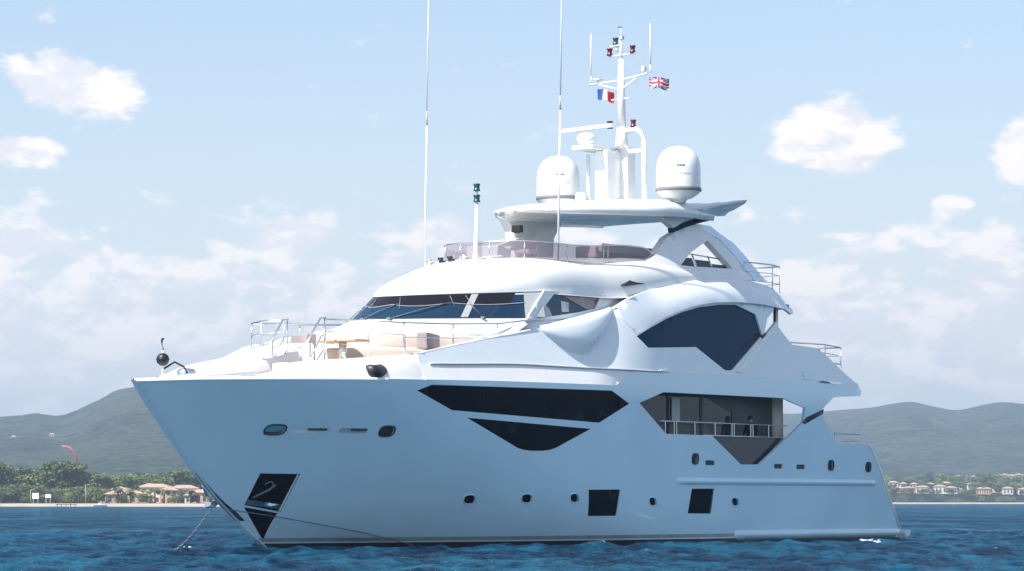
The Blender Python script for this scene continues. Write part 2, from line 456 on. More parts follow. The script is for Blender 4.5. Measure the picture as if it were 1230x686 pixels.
aft_edge = [(29.5, 6.0), (29.78, 5.66), (29.7, 5.52), (27.7, 5.42), (26.85, 4.95), (26.9, 4.70), (27.4, 4.15), (28.0, 3.66), (30.25, 3.69), (30.5, 3.6), (30.72, 3.4), (31.45, 2.54), (32.3, 1.4), (33.0, 0.26), (33.1, -0.9)]
outline = stem_pts + top + aft_edge
def rr(poly, r=0.04, n=3):
    """rounded corners for a 2D polygon"""
    out = []; k = len(poly)
    for i in range(k):
        a, b, c = (Vector(poly[(i-1) % k]), Vector(poly[i]), Vector(poly[(i+1) % k]))
        d = min(r, (a-b).length*.4, (c-b).length*.4)
        p0 = b + (a-b).normalized()*d; p1 = b + (c-b).normalized()*d
        for j in range(n+1):
            t = j/n; q = (p0*(1-t) + b*t)*(1-t) + (b*(1-t) + p1*t)*t; out.append((q.x, q.y))
    return out
def stadium(cx, cz, w, h, slant=0.0, n=6):
    r = h/2; pts = []
    for sgn, a0 in ((1, -90), (-1, 90)):
        for j in range(n+1):
            a = R(a0 + 180*j/n); pts.append((cx + sgn*max(0, (w/2 - r)) + r*math.cos(a), cz + r*math.sin(a)))
    return [(x + (z-cz)*slant, z) for x, z in pts]
def oval(cx, cz, w, h, slant=0, n=16, p=2.6):
    pts = []
    for j in range(n):
        a = 2*math.pi*j/n; c, s_ = math.cos(a), math.sin(a)
        pts.append((cx + math.copysign(abs(c)**(2/p), c)*w/2, cz + math.copysign(abs(s_)**(2/p), s_)*h/2))
    return [(x + (z-cz)*slant, z) for x, z in pts]
PORTS = [(6.4, 1.57), (8.91, 1.60), (11.27, 1.62), (15.78, 1.5), (21.0, 1.49)]
port_polys = [oval(x, z, 0.52 if x < 10 else .46, 0.30, -0.35) for x, z in PORTS]
FAIR = [(18.34, 3.0), (27.58, 2.86), (30.4, 2.82)]
fair_polys = [oval(x, z, 0.38, 0.36, 0, p=3.2) for x, z in FAIR]
SLOT = [(19.31, 2.87, .62), (23.85, 2.79, .6), (25.42, 2.78, .62)]
slot_polys = [rr([(x-w/2, z-.085), (x+w/2, z-.085), (x+w/2, z+.085), (x-w/2, z+.085)], .04) for x, z, w in SLOT]
BOWH = [(-1.66, 3.69, .62, .30), (2.03, 3.69, .56, .32)]
bowh_polys = [oval(x, z, w, h, 0, p=3) for x, z, w, h in BOWH]
BOWS = [(-0.55, 3.68, 1.15), (0.84, 3.69, 1.0)]
bows_polys = [stadium(x, z, w, .15) for x, z, w in BOWS]
hull_holes = [HW1, rr(HW2, .02), rr(SQ1), rr(SQ2), POCKET, POCKET2] + port_polys + fair_polys + slot_polys + bowh_polys + bows_polys

b = MB()
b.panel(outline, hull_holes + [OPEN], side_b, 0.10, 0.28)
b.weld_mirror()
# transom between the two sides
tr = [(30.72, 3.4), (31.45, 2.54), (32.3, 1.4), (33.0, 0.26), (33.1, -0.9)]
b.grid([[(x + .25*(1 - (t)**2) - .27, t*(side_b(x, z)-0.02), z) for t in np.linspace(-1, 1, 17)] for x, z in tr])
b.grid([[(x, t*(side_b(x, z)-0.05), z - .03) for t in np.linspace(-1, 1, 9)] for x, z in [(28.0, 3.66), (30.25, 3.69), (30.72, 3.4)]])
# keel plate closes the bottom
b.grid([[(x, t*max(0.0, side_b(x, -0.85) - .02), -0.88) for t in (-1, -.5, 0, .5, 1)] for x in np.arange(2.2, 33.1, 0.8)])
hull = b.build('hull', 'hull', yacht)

def pane(name, poly, fn, m, off=-0.05, th=0.03, parent=None, label=None, sp=0.35, both=True):
    q = MB(); q.panel(poly, [], fn, th, sp, off=off)
    if both: q.mirror()
    o = q.build(name, m, parent or hull)
    if label:
        for q_ in (o, TWIN.get(o.name)):
            if q_: q_['label'] = label
    return o
pane('hull_window', HW1, side_b, 'glass', label='long dark six-sided window high on the hull')
pane('hull_window', rr(HW2, .02), side_b, 'glass', label='dark triangular window pointing down below the long one')
for q in (rr(SQ1), rr(SQ2)): pane('hull_window', q, side_b, 'glass', off=-.06, label='square dark window low on the hull')

pane('joint', [(25.42, 4.42), (25.7, 4.62), (26.95, 4.95), (26.9, 4.78), (25.6, 4.36)], side_b, 'dark', off=.012, th=.02)
for poly in (HW1, rr(HW2, .02), rr(SQ1), rr(SQ2)):
    q = MB(); q.tube([P(side_b, x, z, -1, -.035) for x, z in poly + poly[:1]], .016, 5, cap=False); q.mirror(); q.build('gasket', 'dark', hull)
for x0, x1, za, zb in ((6.1, 6.1, 5.19, 4.36), (9.4, 9.4, 5.22, 4.27)):
    q = MB(); q.tube([P(side_b, x0, za, -1, -.045), P(side_b, x1, (za+zb)/2, -1, -.045), P(side_b, x1, zb, -1, -.045)], .010, 5); q.mirror(); q.build('window_joint', 'black', hull)
# chine line, spray rails, boot stripe: raised mouldings
def rail(bm, pts, fn, w, h, side=-1, m=0):
    rows = []
    for i, (x, z) in enumerate(pts):
        e = min(1, min(i, len(pts)-1-i)/1.5) if w > .05 else 1
        y = fn(x, z)
        rows.append([(x, side*(y - .01), z + h/2), (x, side*(y + w*.75*e), z + h*.38), (x, side*(y + w*e), z + .0), (x, side*(y + w*.7*e), z - h*.3), (x, side*(y - .01), z - h/2)])
    bm.grid(rows, m)
q = MB(); rail(q, [(x, 2.21) for x in np.linspace(17.2, 31.0, 50)], side_b, .10, .26); rail(q, [(x, .30) for x in np.linspace(21.0, 33.1, 40)], side_b, .16, .34)
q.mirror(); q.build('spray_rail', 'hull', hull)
q = MB(); rail(q, [(x, chine_z(x)) for x in np.linspace(-1.85, 5.5, 40)], side_b, .012, .03); q.mirror(); q.build('chine_line', 'chine', hull)
q = MB()
q.grid([[P(side_b, x, z, -1, .006) for z in (.19, .08, 0, -.15, -.5)] for x in np.concatenate([np.linspace(stem_x(.19) + .05, 6, 30), np.linspace(6.5, 33.0, 50)])])
q.mirror(); q.build('boot_stripe', 'boot', hull)
q = MB()
q.grid([[P(side_b, x, z, -1, .010) for z in (.235, .195)] for x in np.linspace(stem_x(.2) + .08, 21, 70)]); q.mirror(); q.build('waterline_stripe', 'white', hull)
q = MB(); q.grid([[P(side_b, x, z, -1, .008) for z in (.36, .24)] for x in np.linspace(stem_x(.36) + .08, 21, 70)]); q.mirror(); q.build('waterline_band', 'wetband', hull)

q = MB(); q.tube([P(side_b, x + .02, z, -1, -.02) for x, z in [(30.25, 3.69), (30.5, 3.6), (30.72, 3.4), (31.45, 2.54), (32.3, 1.4), (33.0, 0.46)]], .065, 8); q.mirror(); q.build('stern_edge_highlight', 'white', hull)  # added white tube stands in for sunlight on the rounded stern edge
# portholes
def ring(bm, poly, fn, r=.022, off=.01, m=0, side=-1):
    L = [P(fn, x, z, side, off) for x, z in poly]; L.append(L[0]); bm.tube(L, r, 6, m, cap=False)
for poly, (x, z) in zip(port_polys, PORTS):
    o = pane('porthole', poly, side_b, 'glass', off=-.07, sp=.2)
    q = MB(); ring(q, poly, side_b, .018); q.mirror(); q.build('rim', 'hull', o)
for poly in fair_polys:
    o = pane('fairlead', poly, side_b, 'black', off=-.06, sp=.2)
    q = MB(); ring(q, poly, side_b, .028, .015); q.box((np.mean([p[0] for p in poly]), -side_b(28, 2.9) - .0, np.mean([p[1] for p in poly])), (.07, .09, .30), m=0); q.mirror(); q.build('rim', 'steel' if 0 else 'dark', o)
for poly in slot_polys:
    pane('drain_slot', poly, side_b, 'dark', off=-.06, sp=.3)
for i, poly in enumerate(bowh_polys):
    o = pane('hawse_hole', poly, side_b, 'steel' if i == 0 else 'dark', off=-.06, sp=.2)
    q = MB(); ring(q, poly, side_b, .03, .01); q.mirror(); q.build('rim', 'dark', o)
for i, poly in enumerate(bows_polys):
    o = pane('drain_slot', poly, side_b, 'white' if i == 0 else 'grey', off=-.05, sp=.3)
    x, z, w = BOWS[i]
    q = MB(); q.tube([P(side_b, x - w*.1, z + .03, -1, .0), P(side_b, x + w*.42, z + .03, -1, .0)], .035, 6); q.mirror(); q.build('roller', 'dark', o)

# anchor pockets: polished dark plates with the stowed anchor's recess
o = pane('anchor_pocket', POCKET, side_b, 'glass', off=-.16, th=.03, sp=.25)
q = MB()
ring(q, POCKET, side_b, .012, .0, 0)
q.mirror(); q.build('rim', 'dark', o)
q = MB(); q.panel([(-1.30, 1.56), (-.2, 1.40), (-.2, 1.26), (-1.3, 1.42)], [], side_b, .02, .3, off=-.08); q.mirror(); q.build('roller_plate', 'steel', o)
q = MB()      # anchor shank and flukes lying in the pocket
q.tube([P(side_b, -1.2, 1.62, -1, -.06), P(side_b, -.85, 1.86, -1, -.04), P(side_b, -.72, 2.02, -1, -.04)], .035, 7)
q.tube([P(side_b, -.92 + .13*math.cos(a), 1.98 + .13*math.sin(a), -1, -.04) for a in np.linspace(-.6, 2.9, 8)], .025, 6)
q.mirror(); q.build('anchor', 'galv', o)
pane('anchor_pocket', POCKET2, side_b, 'glass', off=-.10, th=.03, sp=.25)
# dark chafe plate along the stem with the working anchor hanging under it
q = MB()
q.grid([[(stem_x(z) - .03 + abs(t)*.30, t*.13, z) for t in (-1, 0, 1)] for z in np.linspace(2.35, 0.9, 10)])
q.build('stem_plate', 'dark', hull)
q = MB()
q.prism([(0, 0), (.42, .10), (.5, -.02), (.2, -.22), (-.12, -.18)], lambda a, c: (-2.35 + a*.8, .14, 1.50 + c*.8), lambda a, c: (-2.35 + a*.8, .40, 1.46 + c*.8))
q.tube([(-2.25, .26, 1.5), (-2.5, .22, 1.72), (-2.75, .14, 2.0)], .05, 8)
q.build('bow_anchor', 'steel', yacht)

# ---- white bulwark strip above the sheer, with the ledge
b = MB()
def ledge_z(x): return 5.84 + .155*sstep(x, 3, 9)
strip_out = [(x, sheer_z(x) + .004) for x in np.arange(3.1, 13.3, .5)] + [(13.4, 5.454), (14.5, 5.974)] + [(x, ledge_z(x) - .003) for x in np.arange(14.0, 3.2, -.5)] + [(3.1, ledge_z(3.1) - .003)]
b.panel(strip_out, [], strip_b, .05, .3); b.mirror()
b.build('bulwark', 'white', yacht)

# ---- upper topsides
UW = [(15.06, 7.19), (15.9, 7.56), (16.75, 7.87), (17.8, 8.16), (18.93, 8.39), (20.2, 8.54), (21.35, 8.60), (22.64, 8.3), (22.97, 7.55), (20.74, 6.2), (20.25, 6.18), (18.49, 6.95), (15.56, 6.81)]
V = [(x, (ledge_z(x) if x < 14 else 6.003)) for x in np.arange(3.0, 29.5, .5)] + [(29.45, 6.003), (28.9, 6.22), (28.2, 6.55), (27.6, 6.88), (27.0, 7.12), (26.53, 7.24), (25.6, 7.27), (24.95, 7.30), (24.5, 7.62), (23.98, 8.02), (23.2, 7.50), (23.1, 7.62), (23.4, 8.2), (23.9, 8.5), (23.9, 8.72)] 
V += [(x, smooth_interp(x, [(15.06, 7.26), (15.9, 7.62), (16.77, 7.95), (17.7, 8.22), (18.7, 8.45), (20.5, 8.64), (22.2, 8.69), (24.7, 8.58)]) + .12) for x in np.arange(23.5, 15.2, -.4)] + [(15.1, 7.45), (14.75, 7.8), (14.5, 8.12)] + [(x, crest_z(x)) for x in np.arange(14.2, 2.9, -.4)]
b = MB(); b.panel(V, [UW], upper_b, .09, .3); b.mirror()
# mullion-like bright edge strip along the after side of the window
topside = b.build('topside', 'topside', yacht)
pane('saloon_window', UW, upper_b, 'blueglass', off=-.07, parent=topside, label='large arched dark blue window')
q = MB(); q.panel([(20.9, 6.16), (23.98, 8.10), (24.02, 7.93), (21.25, 6.12)], [], lambda x, z: upper_b(x, z), .14, .3, off=.05); q.mirror(); q.build('window_trim', 'white', topside)
q = MB(); q.panel([(22.85, 7.50), (23.15, 7.66), (23.3, 7.55), (23.0, 7.36)], [], lambda x, z: upper_b(x, z), .1, .3, off=.03); q.mirror(); q.build('joint', 'black', topside)
# ledge rubbing strip with the small cleat at its after end
q = MB()
q.tube([P(strip_b, x, ledge_z(x) + .0, -1, .02) for x in np.arange(3.6, 16.2, .5)], .035, 6)
q.mirror(); q.build('rub_rail', 'grey', topside)
q = MB(); q.box(P(strip_b, 16.3, 6.02, -1, .03), (.55, .08, .06), bevel=.02); q.mirror(); q.build('cleat', 'steel', topside)
# vent and hatch details low on the after wing
q = MB(); q.panel([(26.6, 6.03), (28.25, 5.98), (28.2, 5.90), (26.6, 5.94)], [], side_b, .03, .4, off=.02); q.mirror(); q.build('vent_trim', 'steel', topside)
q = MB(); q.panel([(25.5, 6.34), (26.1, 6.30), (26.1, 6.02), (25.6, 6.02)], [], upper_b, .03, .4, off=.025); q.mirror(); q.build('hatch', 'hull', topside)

# ---- wing station scoop bulging from the side
b = MB(); rows = []
for i in range(25):
    u = i/24; x = 10.3 + 3.95*u; zc = crest_z(x) + .02 ; bul = math.sin(math.pi*u)**.75; dep = .08 + 1.22*math.sin(math.pi*min(1, u*1.02))**.9*(0.8 + .25*u)
    row = [(x, -(upper_b(x, zc) - .25), zc + .10)]
    row.append((x, -(upper_b(x, zc) - .02 + .50*bul), zc + .05))
    for j in range(1, 13):
        v = j/12; z = zc - dep*v; row.append((x, -(upper_b(x, z) - .02 + .58*bul*(1 - v**2.4)**.9), z))
    rows.append(row)
b.grid(rows, flip=False); b.mirror(); b.build('wing_station', 'topside', yacht)

# ---- brow over the arched window
def brow_w(x): return interp(x, [(14.2, 3.60), (15, 3.70), (17, 3.82), (19, 3.86), (23, 3.84), (24.6, 3.75), (25.6, 3.5)])
LIP = [(14.6, 7.35), (15.06, 7.26), (15.9, 7.62), (16.77, 7.95), (17.7, 8.22), (18.7, 8.45), (20.5, 8.64), (22.2, 8.69), (24.7, 8.58), (25.28, 8.45)]
def brow_b(x, z):
    zc = crest_z(min(x, 25.5)); zl = smooth_interp(x, LIP); t = min(1.2, max(0, (z - zl)/max(.2, zc - zl)))
    own = brow_w(x) - .10*t - .45*t*t; k = sstep(x, 14.5, 17.2)
    return (upper_b(x, z) + .015)*(1-k) + own*k
BR = [(x, smooth_interp(x, LIP)) for x in np.arange(15.06, 25.2, .4)] + [(25.35, 8.44), (25.6, 8.52), (25.68, 8.75), (25.55, 8.95)] + [(x, crest_z(x)) for x in np.arange(25.2, 14.3, -.4)] + [(14.45, 8.15), (14.6, 7.75)]
b = MB(); b.panel(BR, [], brow_b, .14, .22); b.mirror(); b.build('brow', 'topside', yacht)

# ---- decks (slabs between the two sides)
def deck(name, z0, z1, x0, x1, bf, m='white', n=24, parent=None, bow=0):
    b = MB(); xs = np.linspace(x0, x1, n)
    for z, fl in ((z1, False), (z0, True)):
        b.grid([[(x + bow*(1 - t*t), t*bf(x), z) for t in np.linspace(-1, 1, 9)] for x in xs], smooth=False, flip=fl)
    b.grid([[(x1 + bow*(1 - t*t), t*bf(x1), z) for t in np.linspace(-1, 1, 9)] for z in (z0, z1)], smooth=False)
    b.grid([[(x0 + bow*(1 - t*t), t*bf(x0), z) for t in np.linspace(-1, 1, 9)] for z in (z0, z1)], smooth=False)
    return b.build(name, m, parent or yacht)
deck('foredeck', 5.05, 5.10, -5.6, 4.5, lambda x: max(.02, hull_b(x, 5.08) - .12), 'white')
deck('lounge_deck', 5.86, 5.93, 1.9, 9.0, lambda x: hull_b(x, 5.3) - .75, 'teak')
deck('main_deck', 2.78, 2.86, 13.5, 28.0, lambda x: 3.68, 'teak')
deck('aft_deck', 3.50, 3.58, 26.5, 30.3, lambda x: 3.65, 'teak')
deck('upper_deck', 5.50, 5.62, 13.5, 29.3, lambda x: 3.78, 'white', bow=.25)
deck('upper_deck_lining', 6.30, 6.40, 16, 26.3, lambda x: 3.6, 'teak')
deck('fly_deck', 8.62, 8.80, 17.5, 25.2, lambda x: 3.55, 'white', bow=.3)
# swim platform
b = MB()
b.panel([(32.6, .12), (33.8, .16), (33.95, .26), (33.9, .40), (32.6, .42)], [], lambda x, z: 3.74 - .3*max(0, x - 33.3)**2, 7.4, .4)
b.build('swim_platform', 'white', yacht)

# ---- bow bulwark cap and anchor gear on the foredeck
b = MB()
for sd in (-1, 1):
    rows = []
    for x in np.concatenate([np.linspace(-5.98, -5, 8), np.arange(-4.6, 1.6, .5)]):
        zs = sheer_z(x); y = hull_b(x, zs)
        rows.append([(x, sd*(y + .012), zs - .05), (x, sd*(y + .012), zs + .03), (x, sd*max(0, y - .14), zs + .05), (x, sd*max(0, y - .18), zs - .2)])
    b.grid(rows, flip=sd > 0)
b.build('bulwark_cap', 'white', yacht)

# ---- coachroof on the foredeck: centre mound ahead, a coaming on each side of the steps
def coam_z(x, sd):
    if sd < 0: return smooth_interp(x, [(-3.7, 5.14), (-2.5, 5.30), (-1.2, 5.45), (-.4, 5.66), (.3, 5.86), (2.6, 6.04), (5, 6.42), (7.5, 6.83), (10, 7.24)])
    return smooth_interp(x, [(-3.7, 5.3), (-2.4, 5.50), (-.9, 5.82), (1, 6.08), (2.0, 6.30), (3, 6.58), (4.8, 6.95), (6.5, 7.2), (10, 7.3)])
b = MB()
for sd in (-1, 1):
    rows = []
    for x in np.arange(-3.7, 3.35, .3):
        zs = sheer_z(x); yo = hull_b(x, zs) - .06; z = coam_z(x, sd); yi = min(.8, yo*.4)
        e = min(.7, yo*.3)
        k = sstep(x, .4, 3.0); lz = ledge_z(x); mixv = lambda p, q: p*(1-k) + q*k
        rows.append([(x, sd*yo, zs - .05), (x, sd*mixv(yo - e*.25, strip_b(x, (zs+lz)/2) - .004), mixv(zs + (z-zs)*.55, (zs+lz)/2)), (x, sd*mixv(yo - e*.7, strip_b(x, lz) - .006), mixv(zs + (z-zs)*.92, lz)), (x, sd*mixv(yo - e*1.2, upper_b(x, 6.02) - .02), z + .02), (x, sd*(yo*.55 + yi*.45), z + .03), (x, sd*(yi + .1), z), (x, sd*yi, z - .08), (x, sd*yi, 5.06)])
    b.grid(rows, flip=sd > 0)
    rows = []
    for x in np.arange(3.2, 10.3, .35):
        z = coam_z(x, sd); y0 = upper_b(x, max(6.0, z)); yi = 3.0 - .0*x
        rows.append([(x, sd*(y0 - .0), z - .05), (x, sd*(y0 - .05), z + .02), (x, sd*(y0 - .22), z + .05), (x, sd*(y0 - .40), z + .02), (x, sd*(y0 - .46), z - .1), (x, sd*(y0 - .5), 5.9)])
    b.grid(rows, flip=sd > 0)
rows = []
for x in np.arange(-3.7, .5, .3):
    z = 5.18 + .30*math.sin(math.pi*min(1, (x + 3.7)/4.0)*.5)
    rows.append([(x, t*min(.82, (hull_b(x, 5.2) - .06)*.42), z) for t in (-1, -.5, 0, .5, 1)])
b.grid(rows)
b.grid([[(3.25, y, z) for z in (5.06, 6.08)] for y in (-3.4, -.8)]); b.grid([[(3.25, y, z) for z in (5.06, 6.5)] for y in (.8, 3.4)])
b.build('coachroof', 'white', yacht)
b = MB()
for i in range(5): b.box((.55 + i*.30, 0, 5.14 + i*.17), (.32, 1.55, .05), m=0)
for i in range(5): b.box((.68 + i*.30, 0, 5.05 + i*.17), (.02, 1.55, .15), m=1)
b.build('steps', ['teak', 'white'], yacht)

# ---- wheelhouse: mound ahead of the windscreen, windscreen, side walls and roof
def wb(y): return (4.65 + .63*y*y, 7.42 + .025*y*y)        # windscreen base
def wt(y): return (5.78 + .654*y*y, 8.22 + .042*y*y)       # windscreen top
b = MB()
rows = []
ys = np.linspace(-2.98, 2.98, 41)
for y in ys:
    x, z = wb(y); f = 3.55 + .60*y*y
    rows.append([(f + .1, y*1.0, 5.9), (f + .04, y, 6.95), (f + .1, y, 7.08), (f + .35, y, 7.16), (x - .25, y, z - .10), (x - .08, y, z - .03), (x + .1, y, z + .02), (x + .3, y, z + .03)])
b.grid(rows, flip=True)
# inner side decks rising from the coaming to the foot of the wheelhouse wall
for sd in (-1, 1):
    rows = []
    for x in np.arange(6.9, 15.3, .35):
        zc = coam_z(x, sd) if x < 10 else crest_z(x); y0 = upper_b(x, max(6, zc))
        wx = 2.86; wz = interp(x, [(6.9, 6.65), (8.6, 7.12), (9.4, 7.42), (10.2, 7.58), (12.7, 7.86), (14, 8.08), (15.3, 8.5)])
        y0 = y0 - (.46 if x < 10 else .0); zz = zc - (.1 if x < 10 else 0)
        rows.append([(x, sd*y0, zz), (x, sd*(y0*.66 + wx*.34), zz*.62 + wz*.38), (x, sd*(y0*.3 + wx*.7), zz*.25 + wz*.75), (x, sd*wx, wz), (x, sd*(wx-.15), wz+.1)])
    b.grid(rows, flip=sd > 0)
b.build('wheelhouse_base', 'white', yacht)

def roof_w(x):
    if x < 10.9: return math.sqrt(max(0, (x - 5.78)/.654))
    return smooth_interp(x, [(10.9, 2.80), (12, 2.90), (14, 3.02), (15, 3.16), (16, 3.26), (19, 3.32), (22, 3.30), (25.6, 3.0)])
def roof_ze(x):
    if x < 10.9: return wt(roof_w(x))[1]
    return smooth_interp(x, [(10.9, 8.55), (14, 8.56), (15, 8.60), (16, 8.80), (17, 9.02), (19.5, 9.42), (21.7, 9.58), (24.5, 9.40), (25.6, 8.9)])
def roof_zt(x): return smooth_interp(x, [(5.78, 8.30), (6.6, 8.72), (7.84, 9.12), (9.5, 9.58), (10.6, 9.76), (14, 9.95), (17.8, 10.16), (19.5, 9.95), (22, 9.75), (24.6, 9.45), (25.6, 8.95)])
def roof_z(x, y):
    w = roof_w(x)
    if w < 1e-4: return roof_zt(x)
    t = min(1, abs(y)/w); ze, zt = roof_ze(x), roof_zt(x)
    k = sstep(x, 8.5, 12.5)
    return ze + (zt - ze)*max(0, 1 - t**(3.0 + 3.0*k))**(.62 - .20*k)
b = MB(); rows = []
for x in np.concatenate([5.78 + np.array([0.0, .02, .06, .14, .28, .45, .7]), np.arange(6.8, 25.7, .3)]):
    w = roof_w(x); r = []
    for k in range(41):
        a = -math.pi/2 + math.pi*k/40; t = math.sin(a)
        r.append((x, t*w, roof_z(x, t*w) if abs(t) < .9999 else roof_ze(x)))
    rows.append([(x - .02, -w*1.0 - .03, roof_ze(x) - .07)] + r + [(x - .02, w + .03, roof_ze(x) - .07)])
b.grid(rows)
roof = b.build('roof', 'white', yacht)

# windscreen: lower blue glass, black upper band, white pillar and corner
def ws(y, v, off=0.0):
    a, c = wb(y), wt(y*.965); p = Vector((a[0]*(1-v) + c[0]*v, y*(1-v) + y*.965*v, a[1]*(1-v) + c[1]*v))
    return p + Vector((-.87, y*.20, .35)).normalized()*off
b = MB(); rows = [[ws(y, v) for v in np.linspace(0, 1, 7)] for y in np.linspace(-2.88, 2.88, 61)]; b.grid(rows, flip=True)
wsn = b.build('windscreen', 'wsglass', yacht)
def swag(y):            # scalloped lower edge of the dark top band
    ph = (y + 2.9)/1.16; f = ph - math.floor(ph); return .62 - .10*math.sin(math.pi*f)
b = MB(); b.grid([[ws(y, swag(y)*(1-t) + .995*t, .012) for t in (0, .33, .66, 1)] for y in np.linspace(-2.55, 2.3, 71)], flip=True)
b.build('black_band', 'wsblack', wsn)
b = MB(); b.tube([ws(y, swag(y), .022) for y in np.linspace(-2.75, 2.5, 90)], .010, 5); b.build('curtain_edge', 'curtain', wsn)
for y0, w0 in ((-2.0, .10), (-2.76, .22)):
    b = MB(); b.grid([[ws(y0 - w0*(.5 + .9*(1-v)) + t*w0, v, .016) for t in (0, 1)] for v in np.linspace(0.02, .98, 6)], flip=True); b.build('side_blind', 'grey', wsn)
b = MB(); b.tube([ws(y, .0, .0) for y in np.linspace(-2.95, 2.95, 60)], .03, 6); b.tube([ws(2.88, v, .0) for v in np.linspace(0, 1, 6)], .05, 6); b.tube([ws(y, 1.0, .0) for y in np.linspace(-2.9, 2.9, 60)], .02, 6)
b.build('frame', 'dark', wsn)
for y0, y1 in ((1.0, .1), (-.1, -.75), (-.85, -1.75), (-2.35, -2.0)):
    q = MB(); q.tube([ws(y0, -.02, .05), ws((y0*.5 + y1*.5), .3, .09), ws(y1, .66, .05)], .013, 6)
    q.tube([ws(y1 - .12, .40, .05), ws(y1 + .12, .92, .05)], .012, 6); q.box(ws(y0, -.03, .06), (.12, .16, .08), bevel=.02)
    q.build('wiper', 'galv', wsn)
# side walls of the wheelhouse with the quarter window
def wall_b(x, z): return 2.98 - .10*(z - 7.5)/1.0
WALL = [(9.6, 7.50), (12.7, 7.75), (14.2, 7.95), (15.6, 8.35), (15.6, 8.66), (14.6, 8.62), (11.6, 8.60), (10.8, 8.58)]
QW = [(10.15, 7.60), (11.35, 8.50), (14.0, 8.50), (13.68, 8.12), (12.65, 7.93)]
b = MB(); b.panel(WALL, [QW], wall_b, .08, .3); b.mirror(); wall = b.build('wheelhouse_wall', 'white', yacht)
pane('quarter_window', QW, wall_b, 'wsglass', off=-.05, parent=wall, sp=.3)
q = MB(); q.panel([(11.9, 8.46), (13.95, 8.48), (13.65, 8.14), (13.25, 8.05)], [], wall_b, .01, .3, off=-.03); q.mirror(); q.build('blind', 'taupe', wall)
q = MB(); q.panel([(11.75, 8.28), (12.2, 8.24), (12.15, 7.93), (11.75, 7.9)], [], wall_b, .01, .3, off=-.035); q.mirror(); q.build('door_pane', 'curtain', wall)
q = MB(); q.panel([(10.2, 7.61), (10.85, 8.1), (11.05, 7.95), (11.2, 7.68)], [], wall_b, .01, .3, off=-.034); q.mirror(); q.build('inner_blind', 'grey', wall)

# roof fittings
def vent_pt(a, c, d): x = 14.9 + a; y = 3.26 - d - c*.6; return (x, -y, 8.94 + .12*a + c + d*.3)
q = MB(); q.prism([(0, 0), (1.25, 0), (1.3, .16), (1.1, .24), (.75, .26)], lambda a, c: vent_pt(a, c, 0), lambda a, c: vent_pt(a, c, .4))
q.mirror(); q.build('vent_scoop', 'black', roof)
for k, (x, y) in enumerate([(9.45, 1.0), (9.75, .75), (10.0, .55), (10.35, .2)]):
    q = MB(); z = roof_z(x, y); q.lathe([(0, 0), (.06, 0), (.06, .08), (.10, .10), (.10, .17), (0, .18)], (x, y, z), 12); q.box((x + .12, y, z + .06), (.22, .07, .05)); q.build('horn', 'black' if k in (1, 2) else 'steel', roof)
for x, y in ((10.0, -.9), (10.4, -1.0)):
    q = MB(); z = roof_z(x, y); q.box((x, y, z + .06), (.12, .8, .035), bevel=.01); q.box((x, y, z + .02), (.06, .1, .1)); q.build('rail_bar', 'grey', roof)

# ---- light pole ahead of the fly screen
b = MB(); px_, py_ = 10.45, -.22; z0 = roof_z(px_, py_) - .05
b.tube([(px_, py_, z0), (px_, py_, z0 + .25), (px_ + .06, py_, z0 + 1.95)], .12, 14, r1=.055)
b.tube([(px_ + .06, py_, z0 + 1.9), (px_ + .06, py_, z0 + 2.6)], .04, 10)
lp = b.build('light_pole', 'white', yacht)
for dz in (2.0, 2.38):
    q = MB(); q.lathe([(0, 0), (.12, 0), (.12, .05), (.10, .06), (.10, .19), (.12, .2), (.12, .25), (0, .27)], (px_ + .06, py_, z0 + dz), 16); q.build('lamp', 'green', lp)

# ---- whip aerials
def whip(x, y, z, top, lean):
    b = MB(); b.tube([(x, y, z), (x, y, z + .25)], .05, 8, r1=.03, m=1)
    b.tube([(x, y, z + .2), (x + lean[0]*.45, y + lean[1]*.45, z + (top - z)*.45)], .036, 10, r1=.03)
    b.tube([(x + lean[0]*.45, y + lean[1]*.45, z + (top-z)*.45), (x + lean[0]*.455, y + lean[1]*.455, z + (top-z)*.455 + .45)], .03, 8, m=1)
    b.tube([(x + lean[0]*.45, y + lean[1]*.45, z + (top-z)*.45 + .4), (x + lean[0], y + lean[1], top)], .028, 10, r1=.02)
    return b.build('whip_aerial', ['whip', 'grey'], yacht)
whip(10.75, 2.25, 9.32, 20.9, (.25, .0))
whip(12.35, -2.3, 9.40, 21.6, (.25, -.05))

# ---- flybridge windscreen (smoked acrylic with steel cap rail)
def fly_pt(t):                       # t in -1..1, port negative
    a = abs(t); sg = 1 if t > 0 else -1
    if a < .62: y = 2.5*math.sin(a/.62*math.pi/2); x = 10.62 + 2.55*(1 - math.cos(a/.62*math.pi/2))**1.15
    else: y = 2.5 + .22*(a - .62)/.38; x = 13.17 + 4.7*(a - .62)/.38
    return x, sg*y
ts = np.linspace(-1, 1, 101)
def fly_top(t): return interp(abs(t), [(0, .56), (.62, .60), (.80, .56), (.93, .44), (1.0, .06)])
b = MB(); b.grid([[(x + .0, y, roof_z(x, y) - .05), (x + .03, y*1.0, roof_z(x, y) + fly_top(t))] for t in ts for x, y in [fly_pt(t)]], flip=True)
fs = b.build('fly_windscreen', 'smoke', yacht)
b = MB(); b.tube([(x + .03, y, roof_z(x, y) + fly_top(t) + .01) for t in ts for x, y in [fly_pt(t)]], .022, 6); b.build('cap_rail', 'steel', fs)
for t in (-.74, -.76, -.30, -.1, .1, .3, .55, .75, -.55):
    x, y = fly_pt(t); q = MB(); q.tube([(x, y, roof_z(x, y) - .04), (x + .03, y, roof_z(x, y) + fly_top(t))], .018, 6); q.build('post', 'steel', fs)
